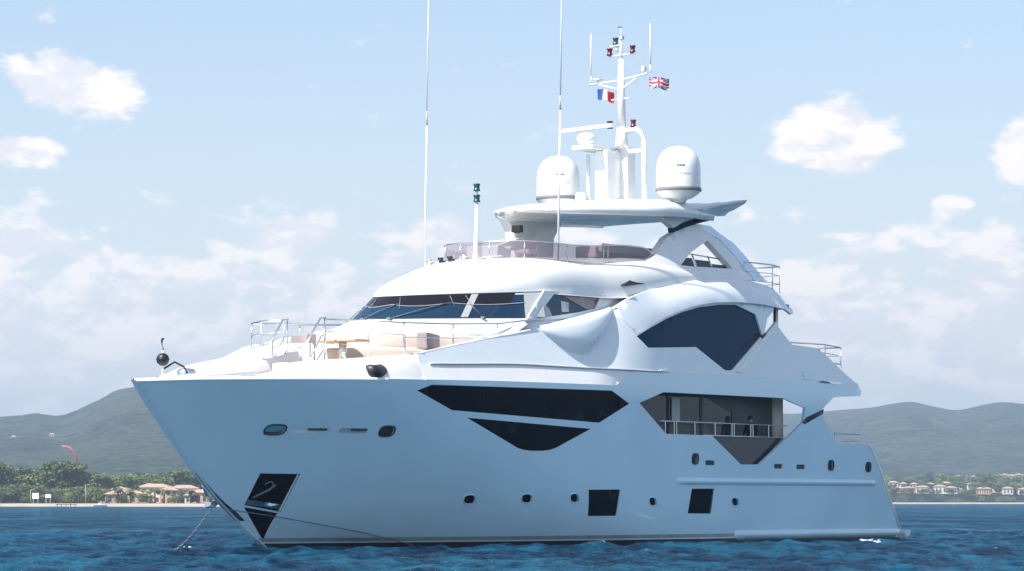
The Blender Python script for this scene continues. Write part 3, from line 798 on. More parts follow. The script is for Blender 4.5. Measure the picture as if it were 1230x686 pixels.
# furniture inside the flybridge
b = MB(); b.box((12.6, .9, 9.98), (.8, 1.4, .7), bevel=.08, m=0, ry=.2); b.box((13.3, .9, 10.32), (.5, 1.3, .12), bevel=.04, m=0); b.build('helm_console', 'grey', yacht)
for x, y in ((13.4, -.2), (14.3, .5)):
    b = MB(); b.box((x, y, 10.18), (.55, .55, .14), bevel=.05); b.box((x + .25, y, 10.45), (.14, .55, .5), bevel=.05); b.tube([(x, y, 9.9), (x, y, 10.15)], .06); b.build('helm_seat', 'taupe', yacht)
b = MB(); b.box((16.8, -1.55, 10.22), (3.6, .9, .42), bevel=.08); b.box((16.8, -2.1, 10.36), (3.4, .18, .30), bevel=.06); b.build('fly_sofa', 'taupe', yacht)
b = MB(); b.prism([(12.2, 9.85), (13.1, 9.85), (17.2, 11.0), (16.4, 11.05)], lambda a, c: (a, 2.15, c), lambda a, c: (a, 2.4, c)); b.build('fly_staircase_panel', 'white', yacht)

# ---- flybridge side fins carrying the hardtop
def fin_b(x, z): return 3.24 - .46*(z - 9.4) - .30*(1 - sstep(x, 15.8, 18.6)) + .10*math.sin(min(1, max(0, (x - 17)/7))*math.pi)
FIN = [(15.8, 9.62), (16.7, 9.85), (17.5, 10.17), (17.9, 10.50), (18.5, 10.90), (19.2, 11.15), (20.2, 11.42), (20.9, 11.56), (21.5, 11.25), (22.1, 11.1), (22.6, 10.6), (23.15, 9.95), (23.5, 9.62), (23.0, 9.60), (22.0, 9.6), (20, 9.5), (18.5, 9.45), (16.4, 9.35)]
HOLE = [(18.65, 9.87), (19.6, 10.40), (21.15, 10.98), (21.7, 10.45), (22.15, 9.97), (20.2, 9.92)]
b = MB(); b.panel(FIN, [HOLE], fin_b, .30, .22)
rows = []
fin = b.build('hardtop_fin', 'white', yacht)
q = MB()       # after edge facet, turned from the sun and tinted blue for a shaded strip
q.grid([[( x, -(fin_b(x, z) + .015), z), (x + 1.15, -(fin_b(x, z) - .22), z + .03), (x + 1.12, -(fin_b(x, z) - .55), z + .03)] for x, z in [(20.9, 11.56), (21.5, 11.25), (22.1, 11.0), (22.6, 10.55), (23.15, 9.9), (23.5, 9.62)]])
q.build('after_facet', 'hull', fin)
for a_, c_ in (((18.9, 9.92), (19.9, 10.24)), ((20.05, 9.93), (21.0, 10.2)), ((21.05, 9.95), (22.05, 10.1))):
    q = MB(); q.panel([(a_[0], a_[1]), (c_[0], a_[1]), (c_[0], c_[1]), (a_[0] + (.6 if a_[0] < 19 else 0), c_[1])], [], fin_b, .02, .4, off=-.2); q.build('louvre_pane', 'dark', fin)
q = MB(); q.tube([P(fin_b, 19.3, 10.42, -1, -.2), P(fin_b, 22.0, 10.32, -1, -.2)], .025, 6)
for x in (20.0, 21.02): q.tube([P(fin_b, x, 9.9, -1, -.2), P(fin_b, x, 10.38, -1, -.2)], .03, 6)
q.build('guard_rail', 'steel', fin)
# dark joint and upper leg
JT = [(19.15, 11.13), (20.2, 11.42), (21.35, 11.66), (22.0, 11.78), (22.0, 11.96), (21.2, 11.84), (20.0, 11.58), (19.2, 11.30)]
b = MB(); b.panel(JT, [], fin_b, .22, .3, off=-.06); b.build('fin_joint', 'blueglass', fin)
LEG = [(19.2, 11.30), (20.0, 11.58), (21.2, 11.84), (22.0, 11.96), (22.6, 11.98), (22.6, 12.12), (17.2, 12.02), (16.6, 11.88), (17.6, 11.82), (18.4, 11.7), (18.9, 11.5)]
def leg_b(x, z): return fin_b(x, min(z, 11.9)) + max(0, z - 11.75)*1.2
b = MB(); b.panel(LEG, [], leg_b, .25, .25); b.build('upper_leg', 'white', fin)

# ---- hardtop
def ht_w(x):
    if x < 17.6: return 2.9*max(0, (x - 12.5)/5.1)**.52
    return 2.95 + .1*min(1, (x-14.4)/6) - .55*sstep(x, 19.4, 21.6)
def ht_t(x, y): return smooth_interp(x, [(12.5, 11.64), (13.5, 11.84), (15.5, 12.08), (19, 12.40), (22.4, 12.40)]) - .022*y*y
def ht_u(x, y): return smooth_interp(x, [(12.5, 11.54), (13.5, 11.54), (16, 11.60), (19, 11.72), (22.4, 11.82)]) - .004*y*y
b = MB(); rt = []; ru = []
for x in np.concatenate([12.5 + np.array([0, .02, .08, .18, .35, .6, .9, 1.3, 1.8, 2.4, 3.0, 3.6, 4.2, 5.1]), np.arange(18, 21.6, .6), [21.7]]):
    w = ht_w(x); tt = [math.sin(-math.pi/2 + math.pi*k/20) for k in range(21)]
    wi = max(0, w - .5*min(1, w)); rt.append([(x + .12*(1 - min(1, (x-12.5)/2)), t*wi, ht_t(x, t*wi)) for t in tt]); ru.append([(x, t*w, ht_u(x, t*w)) for t in tt])
b.grid(rt); b.grid(ru, flip=True)
for sg, e in ((-1, 0), (1, -1)):
    b.grid([[a[e], (a[e][0], a[e][1] + sg*.35, a[e][2]*.75 + c[e][2]*.25), (a[e][0], a[e][1] + sg*.58, a[e][2]*.4 + c[e][2]*.6), (c[e][0], c[e][1] + sg*.02, c[e][2] - .05), (c[e][0], c[e][1] - sg*.06, c[e][2] - .04), (c[e][0], c[e][1] - sg*.12, c[e][2])] if abs(c[e][1]) > .3 else [a[e]]*5 + [c[e]] for a, c in zip(rt, ru)], flip=sg > 0)
b.grid([rt[-1], ru[-1]])
ht = b.build('hardtop', 'white', yacht)
# swept wings on its after corners
b = MB()
def wing(x, y): return Vector((x, y, 0))
W0 = [(18.9, -3.0, 11.88, 12.02), (20.2, -3.1, 12.02, 12.2), (21.6, -3.2, 12.28, 12.42), (22.5, -3.28, 12.46, 12.54), (22.75, -3.28, 12.50, 12.55)]
W1 = [(19.2, -2.7, 11.86, 12.15), (20.6, -2.6, 11.88, 12.3), (21.9, -2.5, 11.93, 12.38), (22.6, -2.75, 12.15, 12.45), (22.9, -3.1, 12.42, 12.54)]
rows = [[(a[0], a[1], a[3]), (c[0], c[1], c[3])] for a, c in zip(W0, W1)]
b.grid(rows); b.grid([[(a[0], a[1], a[2]), (c[0], c[1], c[2])] for a, c in zip(W0, W1)], flip=True)
b.grid([[(a[0], a[1], a[3]), (a[0], a[1] - .03, (a[2] + a[3])/2), (a[0], a[1], a[2])] for a in W0])
b.grid([[(a[0], a[1], a[3]), (a[0], a[1], a[2])] for a in W1 + [W0[-1]]])
b.mirror(); b.build('wing', 'white', ht)

# ---- satellite domes
for sgn in (-1, 1):
    cx_, cy_ = 19.18, sgn*2.67; z0 = 12.18
    b = MB(); b.lathe([(.25, 0), (.30, .12), (.52, .18), (.74, .34), (.80, .42)], (cx_, cy_, z0), 32)
    b.lathe([(.80, .53), (.805, .60), (.80, 1.2), (.775, 1.45), (.70, 1.68), (.56, 1.87), (.36, 2.0), (.15, 2.05), (0, 2.06)], (cx_, cy_, z0), 40)
    d = b.build('satellite_dome', 'white', yacht)
    q = MB(); q.lathe([(.79, .40), (.825, .42), (.825, .53), (.79, .55)], (cx_, cy_, z0), 40); q.build('band', 'band', d)
    q = MB(); q.lathe([(.0, -.1), (.22, -.1), (.22, .13), (0, .13)], (cx_, cy_, z0), 16); q.build('foot', 'grey', d)
    # small maker's lettering on the shell: a short dark line above a longer pale one
    def arc_marks(bm, a0, widths, z, h, r=.806):
        ang = [a0]
        for w_ in widths: ang.append(ang[-1] + abs(w_)/r)
        bm.grid([[(cx_ + r*math.cos(t), cy_ + r*math.sin(t), z), (cx_ + r*math.cos(t), cy_ + r*math.sin(t), z + h)] for t in ang], smooth=True)
        bm.bm.faces.ensure_lookup_table()
        for k_, w_ in enumerate(widths): bm.bm.faces[k_].material_index = 0 if w_ > 0 else 1
    a_c = math.atan2(-.75, -.66)
    q = MB(); arc_marks(q, a_c - .34, [.04, -.02, .04, -.02, .045, -.02, .04, -.02, .05], z0 + 1.27, .055); q.build('lettering', ['dark', 'white'], d)
    q = MB(); arc_marks(q, a_c - .5, [.05, -.03, .05, -.03, .05, -.03, .05, -.08, .05, -.03, .05, -.03, .05, -.03, .05], z0 + .98, .05); q.build('lettering', ['grey', 'white'], d)

# ---- mast
MX = 19.25
def mp_(a, c): return (-(a)/1.0, c)
b = MB()
b.box((18.75, .12, 13.2), (.9, .55, 2.0), bevel=.06); b.box((19.45, -.22, 13.3), (.55, .42, 2.2), bevel=.06)
b.tube([(18.5, .82, 12.3), (18.5, .82, 14.1)], .07, 8)
b.tube([(19.3, -.1, 14.3), (19.3, -.1, 15.1)], .26, 14, r1=.17); b.tube([(19.3, -.1, 15.1), (19.3, -.08, 17.6)], .16, 14, r1=.11); b.tube([(19.3, -.08, 17.6), (19.3, -.08, 18.3)], .07, 10, r1=.04)
b.box((18.4, .5, 14.28), (1.5, .95, .16), bevel=.06)                    # radar shelf
b.tube([(19.3, -.2, 14.95), (19.3, -.75, 15.0), (19.3, -.98, 14.85), (19.3, -1.08, 14.55), (19.3, -1.1, 12.3)], .10, 10)
b.tube([(19.3, -.2, 14.2), (19.3, -1.08, 14.2)], .09, 8)
b.tube([(19.3, 1.35, 16.78), (19.3, 0, 16.84), (19.3, -1.25, 17.0)], .035, 8)
b.tube([(19.3, .9, 16.74), (19.3, 0, 16.5)], .035, 8); b.tube([(19.3, -.1, 16.5), (19.3, -.75, 16.85)], .035, 8)
b.tube([(19.3, .35, 16.14), (19.3, -.5, 16.16)], .03, 8); b.tube([(19.3, .45, 17.75), (19.3, -.75, 17.78)], .03, 8)
b.tube([(19.3, .1, 17.9), (19.3, .1, 18.1)], .05); b.box((19.3, .12, 18.12), (.2, .4, .04))
mast = b.build('mast', 'white', yacht)
b = MB(); b.lathe([(0, 0), (.2, 0), (.32, .12), (.36, .25), (.30, .40), (.15, .46), (0, .46)], (18.1, .62, 14.38), 20)
rs = b.build('radar', 'white', mast)
q = MB(); q.box((18.05, .55, 15.0), (.22, 1.9, .15), bevel=.05, rz=.45, rx=-.10); q.build('radar_bar', 'white', rs)
for y_, z_, m_ in ((.16, 18.15, 'green'), (.42, 17.78, 'red'), (-.6, 17.8, 'red'), (-.62, 15.08, 'red'), (.42, 15.1, 'black')):
    q = MB(); q.lathe([(0, 0), (.11, 0), (.11, .06), (.085, .08), (.085, .2), (.11, .22), (.11, .27), (0, .27)], (19.3, y_, z_), 12); q.build('navigation_light', [m_], mast)
for y_, z0_, z1_ in ((1.27, 16.8, 18.65), (-1.38, 17.0, 18.8)):
    q = MB(); q.tube([(19.3, y_, z0_), (19.3, y_, z0_ + .3)], .03, 6); q.tube([(19.3, y_, z0_ + .3), (19.3, y_, z1_)], .03, 8, r1=.022); q.build('aerial', 'whip', mast)
q = MB(); q.box((19.3, .95, 16.95), (.25, .25, .06), bevel=.02); q.tube([(19.3, .95, 16.8), (19.3, .95, 16.95)], .03); q.box((19.3, -1.1, 17.18), (.2, .14, .2), bevel=.05); q.build('sensor', 'whip', mast)
q = MB(); q.tube([(19.3, -.1, 18.25), (19.3, -.1, 18.75)], .03, 6); q.box((19.3, -.12, 18.4), (.12, .12, .12)); q.box((19.3, -.02, 18.8), (.3, .02, .04)); q.build('wind_vane', 'grey', mast)
q = MB(); q.lathe([(0, 0), (.14, .02), (.2, .12), (.2, .24), (.14, .34), (0, .36)], (18.2, .95, 12.35), 16); q.build('searchlight', 'white', mast)
q = MB(); q.lathe([(0, 0), (.1, 0), (.1, .22), (0, .22)], (12.9, -.15, 10.8), 12); q.box((12.9, -.15, 10.95), (.22, .36, .26), bevel=.03); q.build('deck_lamp', 'black', ht)
b = MB(); b.panel([(16.2, 9.9), (18.3, 9.9), (18.4, 11.1), (18.9, 11.72), (15.6, 11.62), (15.95, 11.2)], [], lambda x, z: -2.3, .4, .4); b.build('hardtop_pillar', 'white', ht)

# ---- railings
def railing(name, tops, h, mids=1, r=.022, posts=None, m='steel', parent=None):
    b = MB(); b.tube(tops, r*1.25, 8)
    for k in range(mids):
        f = (k + 1)/(mids + 1); b.tube([(x, y, z - h*f) for x, y, z in tops], r*.7, 6)
    o = b.build(name, m, parent or yacht)
    for p in (posts if posts is not None else tops):
        q = MB(); q.tube([p, (p[0], p[1], p[2] - h)], r, 6); q.build('post', m, o)
    return o
railing('bow_railing', [(2.6, 2.95, 7.30), (2.0, 2.0, 7.32), (1.95, 1.0, 7.32)], 1.2, 2)
railing('bow_railing', [(1.95, -.75, 7.28), (2.2, -2.3, 7.18), (2.75, -3.35, 7.12)], 1.15, 2)
railing('side_railing', [(2.75, -3.3, 7.12), (5.4, -3.2, 7.20), (8.0, -3.1, 7.33), (9.9, -3.0, 7.55)], .92, 1, posts=[(2.75, -3.3, 7.12), (5.4, -3.2, 7.20), (7.9, -3.1, 7.33)])
railing('side_railing', [(2.6, 2.95, 7.30), (5.4, 3.3, 7.40), (8.0, 3.3, 7.5)], .75, 1)
for y in (.85, -.72):
    b = MB()
    b.tube([(.75, y, 5.55), (.78, y, 6.15), (1.75, y, 7.30), (2.0, y, 7.32)], .035, 8); b.tube([(.85, y, 5.45), (1.8, y, 6.75), (2.0, y, 6.78)], .02, 6); b.tube([(1.05, y, 5.45), (1.9, y, 6.3)], .02, 6)
    o = b.build('stair_railing', 'steel', yacht)
    for x, z0_, z1_ in ((1.25, 5.4, 6.7), (1.95, 6.0, 7.3)):
        q = MB(); q.tube([(x, y, z0_), (x, y, z1_)], .025, 6); q.build('post', 'steel', o)
# side deck rail in the hull opening
b = MB(); yy = -3.80
b.tube([(16.3, yy, 4.30), (24.6, yy, 4.28)], .02, 8); o = b.build('side_deck_railing', 'steel', yacht)
for x in (16.6, 17.15, 17.3, 18.45, 19.75, 20.85, 21.0, 22.1, 22.25, 23.3):
    q = MB(); q.box((x, yy, 4.06), (.045, .04, .44)); q.build('post', 'steel', o)
q = MB(); q.tube([(19.0, yy, 3.84), (24.5, yy, 3.84)], .025, 6); q.build('lower_bar', 'steel', o)
q = MB(); q.panel([(19.25, 3.83), (21.25, 2.80), (22.6, 2.80), (24.4, 3.83)], [], lambda x, z: 3.70, .03, .5); q.build('glass_bulwark', 'greyglass', o)
b = MB(); b.tube([(16.3, 3.8, 4.30), (24.9, 3.8, 4.28)], .028, 8); o = b.build('side_deck_railing', 'steel', yacht)
# aft railings of the three decks
railing('aft_railing', [(25.2, -2.9, 7.45), (27.9, -3.45, 7.42), (29.2, -3.35, 7.36), (29.35, -1.5, 7.36), (29.35, 1.5, 7.36), (29.2, 3.35, 7.36)], .95, 2)
railing('aft_railing', [(22.9, -3.05, 10.28), (24.6, -3.2, 10.26), (25.4, -3.0, 10.25), (25.7, -1.2, 10.25), (25.7, 1.2, 10.25), (25.4, 3.0, 10.25)], 1.0, 2)
railing('aft_railing', [(28.3, -3.6, 4.10), (30.2, -3.55, 4.08), (30.3, -1.5, 4.08), (30.3, 1.5, 4.08)], .55, 1)
# deck pillars
for x, y, z0_, z1_ in ((24.7, -3.3, 7.2, 8.65), (24.7, 3.3, 7.2, 8.65), (27.3, -3.55, 4.2, 5.5), (27.3, 3.55, 4.2, 5.5)):
    q = MB(); q.tube([(x, y, z0_), (x, y, z1_)], .07, 10, m=0); q.tube([(x - .14, y, z0_), (x - .14, y, z1_)], .045, 8, m=1); q.build('deck_pillar', ['white', 'black'], yacht)
q = MB(); q.box((28.1, -2.6, 7.0), (.9, .5, .6), bevel=.05); q.build('locker', 'taupe', yacht)

# ---- main saloon behind the side deck and upper saloon core
def saloon_b(x, z): return 2.95
b = MB(); b.panel([(13.8, 2.85), (24.9, 2.85), (24.9, 5.5), (13.8, 5.5)], [[(14.2, 3.1), (20.9, 3.1), (22.2, 4.2), (22.2, 4.75), (20.4, 5.28), (14.2, 5.28)]], saloon_b, .08, .6); b.mirror()
b.box((24.94, 0, 4.17), (.08, 5.8, 2.6)); b.box((13.7, 0, 4.17), (.08, 7.2, 2.6))
sal = b.build('saloon_wall', 'dark', yacht)
pane('saloon_window', [(14.2, 3.1), (20.9, 3.1), (22.2, 4.2), (22.2, 4.75), (20.4, 5.28), (14.2, 5.28)], saloon_b, 'greyglass', off=-.03, parent=sal, sp=.8)
q = MB(); q.box((18.5, -2.97, 4.75), (.5, .03, .85)); q.build('curtain', 'grey', sal)
q = MB(); q.box((18.1, -2.97, 4.2), (.07, .03, 2.1)); q.box((20.2, -2.97, 4.2), (.05, .03, 2.1)); q.build('mullion', 'dark', sal)
q = MB(); q.tube([(25.4, -2.75, 2.86), (25.4, -2.75, 5.5)], .32, 18); q.mirror(); q.build('aft_column', 'beige', yacht)
b = MB(); b.box((19.6, 0, 7.45), (8.0, 6.4, 2.3)); b.build('upper_saloon', 'dark', yacht)

# ---- lounge furniture on the foredeck
b = MB()
for k in range(41):
    pass
rows = []
for y in np.linspace(-2.6, 2.6, 33):
    f = 3.5 + .60*y*y
    rows.append([(f - .62, y, 5.95), (f - .64, y, 6.36), (f - .58, y, 6.42), (f - .15, y, 6.42), (f - .14, y, 6.5), (f - .10, y, 6.86), (f - .02, y, 6.90), (f + .05, y, 6.86)])
b.grid(rows, flip=True)
b.grid([[r[j] for r in rows[:1]] + [(rows[0][j][0], rows[0][j][1] + .01, 5.95)] for j in range(8)])
sofa = b.build('lounge_sofa', 'beige', yacht)
q = MB(); q.box((4.85, -2.62, 6.62), (1.9, .35, .52), bevel=.05, rz=.45); q.build('end_cushion', 'taupe', sofa)
q = MB(); q.box((3.6, 1.6, 6.72), (1.4, .35, .45), bevel=.05, rz=1.1); q.build('end_cushion', 'taupe', sofa)
b = MB(); b.box((2.75, -.80, 6.62), (.75, 1.65, .07), bevel=.03); tb = b.build('deck_table', 'teak', yacht)
q = MB(); q.tube([(2.75, -.80, 5.93), (2.75, -.80, 6.58)], .13, 14); q.lathe([(0, 0), (.17, 0), (.17, .04), (0, .04)], (2.75, -.8, 6.24), 14); q.build('pedestal', 'steel', tb)
q = MB(); q.box((1.2, .3, 5.62), (.5, .7, .55), bevel=.1); q.build('deck_box', 'beige', yacht)
q = MB()
q.lathe([(0, 0), (.24, 0), (.30, .08), (.30, .22), (.22, .30), (0, .32)], (-3.4, .25, 5.25), 16); q.build('capstan', 'steel', yacht)

# ================= things carried by the yacht =================
# anchor ball hoisted on the foredeck staff
b = MB()
b.tube([(-4.72, 0, 5.25), (-4.72, 0, 6.05)], .03, 8, m=0); b.tube([(-4.70, -.02, 5.5), (-4.2, .0, 5.72), (-3.9, -.1, 5.58), (-3.75, -.1, 5.4)], .03, 6, m=1)
staff = b.build('bow_staff', ['whip', 'black'], yacht)
ball = empty('anchor_ball', (0, 0, 0)); ball.parent = None
rootm = Matrix.Translation((-7.7, 98.7, 0)) @ Matrix.Rotation(R(53), 4, 'Z')
def place(o, p, rz=0.0): o.matrix_world = rootm @ Matrix.Translation(p) @ Matrix.Rotation(rz, 4, 'Z')
place(ball, (-4.72, 0, 5.78)); ball.scale = (.9, .9, .9)
tag(ball, 'black round anchor ball with a folded black cloth above it at the bow tip', 'anchor ball')
for rz in (0, math.pi/2):
    q = MB()
    q.lathe([(0, -.22), (.1, -.20), (.19, -.12), (.225, 0), (.19, .12), (.1, .20), (0, .22)], (0, 0, 0), 20) if rz == 0 else q.lathe([(.226, -.02), (.235, 0), (.226, .02)], (0, 0, 0), 24)
    q.build('shell' if rz == 0 else 'seam', 'black', ball)
q = MB(); q.grid([[(-.03 + .05*math.sin(i*1.3), -.05 + .02*i, .22 + i*.10), (.03 + .06*math.cos(i), .05 - .015*i, .22 + i*.10), (.0, .02, .22 + i*.10)] for i in range(6)], close=True); q.build('folded_flag', 'black', ball)

# flags on the mast yard
def flag(name, label, painter, p, rz, w=.62, h=.40, droop=.1):
    b = MB(); nu, nv = 48, 32
    rows = []
    for i in range(nu + 1):
        u = i/nu; rows.append([(u*w, .09*math.sin(u*7 + j/nv*1.6)*(.3 + u), -h*j/nv - droop*u*u*.5 - .03*math.sin(u*8 + 1)*(.4 + u) - .10*u) for j in range(nv + 1)])
    V_ = b.grid(rows)
    b.bm.faces.ensure_lookup_table(); k = 0
    for i in range(nu):
        for j in range(nv): b.bm.faces[k].material_index = painter((i + .5)/nu, (j + .5)/nv); k += 1
    o = b.build(name, ['flagblue', 'flagwhite', 'flagred'], None); place(o, p, rz); tag(o, label, 'flag', 'courtesy flags on the mast yard'); return o
flag('flag', 'blue, white and red French tricolour flag under the left arm of the mast', lambda u, v: 0 if u < .36 else 1 if u < .66 else 2, (19.3, .98, 16.62), R(-75))
def jack(u, v):
    x = u*60; y = v*30
    if abs(x - 30) < 3.2 or abs(y - 15) < 3.2: return 2
    if abs(x - 30) < 5.3 or abs(y - 15) < 5.3: return 1
    d1 = abs(x/2 - y)/1.118*2*.5; d2 = abs(x/2 - (30 - y))/1.118
    d = min(abs(x/2 - y), abs(x/2 - (30 - y)))*.894
    return 2 if d < 1.3 else 1 if d < 3.2 else 0
flag('flag', 'Union Jack flag flying from the right arm of the mast', jack, (19.3, -1.32, 16.88), R(-62), .72, .42, -.05)

# black fender bag on the side deck
b = MB(); b.lathe([(0, -.33), (.12, -.33), (.2, -.28), (.23, -.1), (.23, .1), (.2, .28), (.12, .33), (0, .33)], (0, 0, 0), 18)
for v_ in b.bm.verts: v_.co = Vector((v_.co.z*1.25, v_.co.y, v_.co.x*.85 + .02*math.sin(v_.co.z*14)))
for v_ in b.bm.verts: v_.co *= 1.25
fb = b.build('fender_bag', 'black', None); place(fb, (1.25, -3.42, 5.50), R(14)); tag(fb, 'black bundled fender cover lying on the white bulwark below the foredeck lounge', 'fender')

# anchor chain from the stem down into the water
b = MB(); A_ = Vector((-2.4, .15, 1.25)); B_ = Vector((-4.15, .75, -.25)); n_ = 26
for i in range(n_):
    t = i/(n_ - 1); c_ = A_.lerp(B_, t) + Vector((0, 0, -.28*math.sin(math.pi*t))); d_ = (B_ - A_).normalized()
    u_ = d_.cross(Vector((0, 0, 1))).normalized() if i % 2 else d_.cross(Vector((0, 1, 0))).normalized()
    L_ = [c_ + d_*.06*math.cos(a) + u_*.035*math.sin(a) for a in np.linspace(0, 2*math.pi, 9)]
    b.tube(L_, .009, 5, cap=False)
ch = b.build('anchor_chain', 'galv', None); place(ch, (0, 0, 0)); tag(ch, 'taut anchor chain running from the stem down into the water', 'chain')

# crew member on the side deck
def person():
    me = bpy.data.meshes.new('person'); bm = bmesh.new(); sk = bm.verts.layers.skin.verify()
    J = {'pel': ((0, 0, .95), .15), 'sp': ((0, 0, 1.15), .145), 'ch': ((.02, 0, 1.36), .165), 'nk': ((.03, 0, 1.50), .06), 'hd': ((.06, 0, 1.60), .09), 'tp': ((.06, 0, 1.71), .08),
         'shl': ((.02, .19, 1.41), .075), 'ell': ((.0, .25, 1.13), .05), 'wrl': ((.18, .22, .97), .035), 'hal': ((.25, .21, .95), .04),
         'shr': ((.02, -.19, 1.41), .075), 'elr': ((.05, -.27, 1.13), .05), 'wrr': ((.24, -.28, 1.02), .035), 'har': ((.31, -.28, 1.01), .04),
         'hil': ((0, .10, .88), .11), 'knl': ((.02, .11, .50), .075), 'anl': ((-.02, .11, .10), .05), 'tol': ((.14, .12, .05), .045),
         'hir': ((0, -.10, .88), .11), 'knr': ((.05, -.12, .50), .075), 'anr': ((.02, -.12, .10), .05), 'tor': ((.18, -.13, .05), .045)}
    V_ = {}
    for k, (p, r) in J.items():
        v = bm.verts.new(p); v[sk].radius = (r, r*(.8 if k in ('ch', 'sp', 'pel') else 1)); V_[k] = v
    V_['pel'][sk].use_root = True
    for a, c in [('pel', 'sp'), ('sp', 'ch'), ('ch', 'nk'), ('nk', 'hd'), ('hd', 'tp'), ('ch', 'shl'), ('shl', 'ell'), ('ell', 'wrl'), ('wrl', 'hal'), ('ch', 'shr'), ('shr', 'elr'), ('elr', 'wrr'), ('wrr', 'har'), ('pel', 'hil'), ('hil', 'knl'), ('knl', 'anl'), ('anl', 'tol'), ('pel', 'hir'), ('hir', 'knr'), ('knr', 'anr'), ('anr', 'tor')]:
        bm.edges.new((V_[a], V_[c]))
    bm.to_mesh(me); bm.free()
    o = bpy.data.objects.new('person', me); COL.objects.link(o)
    md = o.modifiers.new('s', 'SKIN'); md.use_smooth_shade = True; o.modifiers.new('u', 'SUBSURF').levels = 2
    dg = bpy.context.evaluated_depsgraph_get(); dg.update(); m2 = bpy.data.meshes.new_from_object(o.evaluated_get(dg)); o.modifiers.clear(); o.data = m2
    skin = mat('skin', (.45, .28, .2), .6); cloth = mat('navy_clothes', (.012, .014, .022), .85)
    m2.materials.clear(); m2.materials.append(cloth); m2.materials.append(skin)
    for f in m2.polygons:
        c = f.center; f.use_smooth = True
        if c.z > 1.51 or (c.z < 1.06 and c.x > .16 and abs(c.y) > .15): f.material_index = 1
    q = MB(); q.lathe([(.095, -.02), (.105, .05), (.085, .11), (.04, .135), (0, .14)], (.045, 0, 1.63), 16); q.build('hair', 'black', o)
    return o
pr_ = person(); place(pr_, (22.75, -3.42, 2.86), R(180)); tag(pr_, 'person in dark clothes standing at the side deck rail inside the yacht\'s hull opening', 'person')

# ================= coast =================
from mathutils import noise as mn
def fbm(x, y, z=0.0, o=5): return mn.fractal(Vector((x, y, z)), 1.0, 2.1, o)
def shore_y(x): return 960 + 1010*sstep(x, -30, 170) + 12*math.sin(x*.021) + 5*math.sin(x*.09)
LEFT = [(-2600, 60), (-1500, 85), (-905, 106), (-720, 110), (-683, 112), (-657, 115), (-632, 115), (-605, 113), (-580, 121), (-554, 133), (-525, 146), (-480, 150), (-428, 146), (-350, 122), (-183, 95), (0, 80), (300, 60), (900, 30)]
RIGHT = [(-2400, 60), (-600, 90), (0, 120), (415, 149), (560, 160), (618, 165), (698, 177), (735, 169), (778, 163), (822, 171), (858, 176), (895, 172), (1142, 150), (1700, 175), (2600, 110)]
def land_z(x, y):
    ys = shore_y(x); t = y - ys
    base = .9 + 2.2*sstep(t, 0, 300)
    l = .95*smooth_interp(x/max(y, 1500)*4200, LEFT)*(sstep(y, 1250, 4200)**1.15 if y < 4200 else 1 - .75*sstep(y, 4200, 6500))
    y0 = 2150; r = .945*smooth_interp(x/max(y, 1500)*5500, RIGHT)*(sstep(y, y0, 5500)**1.1 if y < 5500 else 1 - .6*sstep(y, 5500, 8000))
    m = max(l, r); k = min(1, m/60)
    n = fbm(x/420, y/420, 3.1)*13*k + fbm(x/90, y/160, 7.7, 4)*2.6*k + abs(fbm(x/260, y/900, 1.3, 4))*-16*k*(1 - min(1, abs(m - 150)/150)*.2)*(1 - sstep(m, 110, 150))
    return base + m + n*(1 - .75*sstep(m, 120, 165))
def build_land():
    xs = np.concatenate([np.arange(-2600, -950, 60), np.arange(-950, 1150, 9), np.arange(1150, 2600, 60)])
    tt = np.concatenate([np.array([16, 30, 60, 100, 160, 230, 310]), np.arange(400, 5600, 26)])
    rows = [[(x, shore_y(x) + t, land_z(x, shore_y(x) + t) if t > 17 else .9) for t in tt] for x in xs]
    b = MB(); b.grid(rows, flip=True)
    m = bpy.data.materials.new('forested_hillside'); m.use_nodes = True; T = NT(m.node_tree); p = T.n['Principled BSDF']
    geo = T.add('ShaderNodeNewGeometry'); pos = geo.outputs['Position']
    a = T.noise(pos, .012, 6, .62, .3); c = T.noise(pos, .075, 5, .7); d = T.noise(pos, .004, 3, .5); e = T.noise(pos, .028, 5, .65)
    col = T.mix(T.smooth(T.math('ADD', T.math('MULTIPLY', c, .6), T.math('MULTIPLY', e, .4)), .42, .58), (.008, .018, .014, 1), (.070, .095, .06, 1))
    col = T.mix(T.math('MULTIPLY', T.smooth(a, .54, .66), .6), col, (.13, .145, .10, 1))
    col = T.mix(T.math('MULTIPLY', T.smooth(e, .64, .72), .8), col, (.30, .26, .20, 1))
    col = T.mix(T.math('MULTIPLY', T.smooth(d, .45, .65), .35), col, (.10, .125, .06, 1))
    T.link(col, p.inputs['Base Color']); p.inputs['Roughness'].default_value = .95; p.inputs['Specular IOR Level'].default_value = .1
    bp = T.add('ShaderNodeBump'); bp.inputs['Strength'].default_value = 1.0; bp.inputs['Distance'].default_value = 22.0
    T.link(T.math('ADD', c, T.math('MULTIPLY', a, 1.2)), bp.inputs['Height']); T.link(bp.outputs[0], p.inputs['Normal'])
    o = b.build('hills', m); tag(o, kind='structure')
    b = MB(); xs = np.arange(-2600, 2601, 14)
    b.grid([[(x, shore_y(x) + t + (2.0*fbm(x/25, 0, t*.1) if t < 6 else 0), z) for t, z in ((-14, -.6), (-4, .02), (0, .35), (5, .6), (10, .85), (17, .92))] for x in xs], flip=True)
    sand = mat('sand', (.42, .35, .28), .9, noise=.12, nscale=.15)
    o = b.build('beach', sand); tag(o, kind='structure')
build_land()
M['villa0'] = mat('ochre_render', (.62, .42, .28), .9); M['villa1'] = mat('cream_render', (.70, .62, .50), .9); M['villa2'] = mat('pink_render', (.58, .36, .29), .9); M['villa3'] = mat('white_render', (.74, .72, .68), .9)
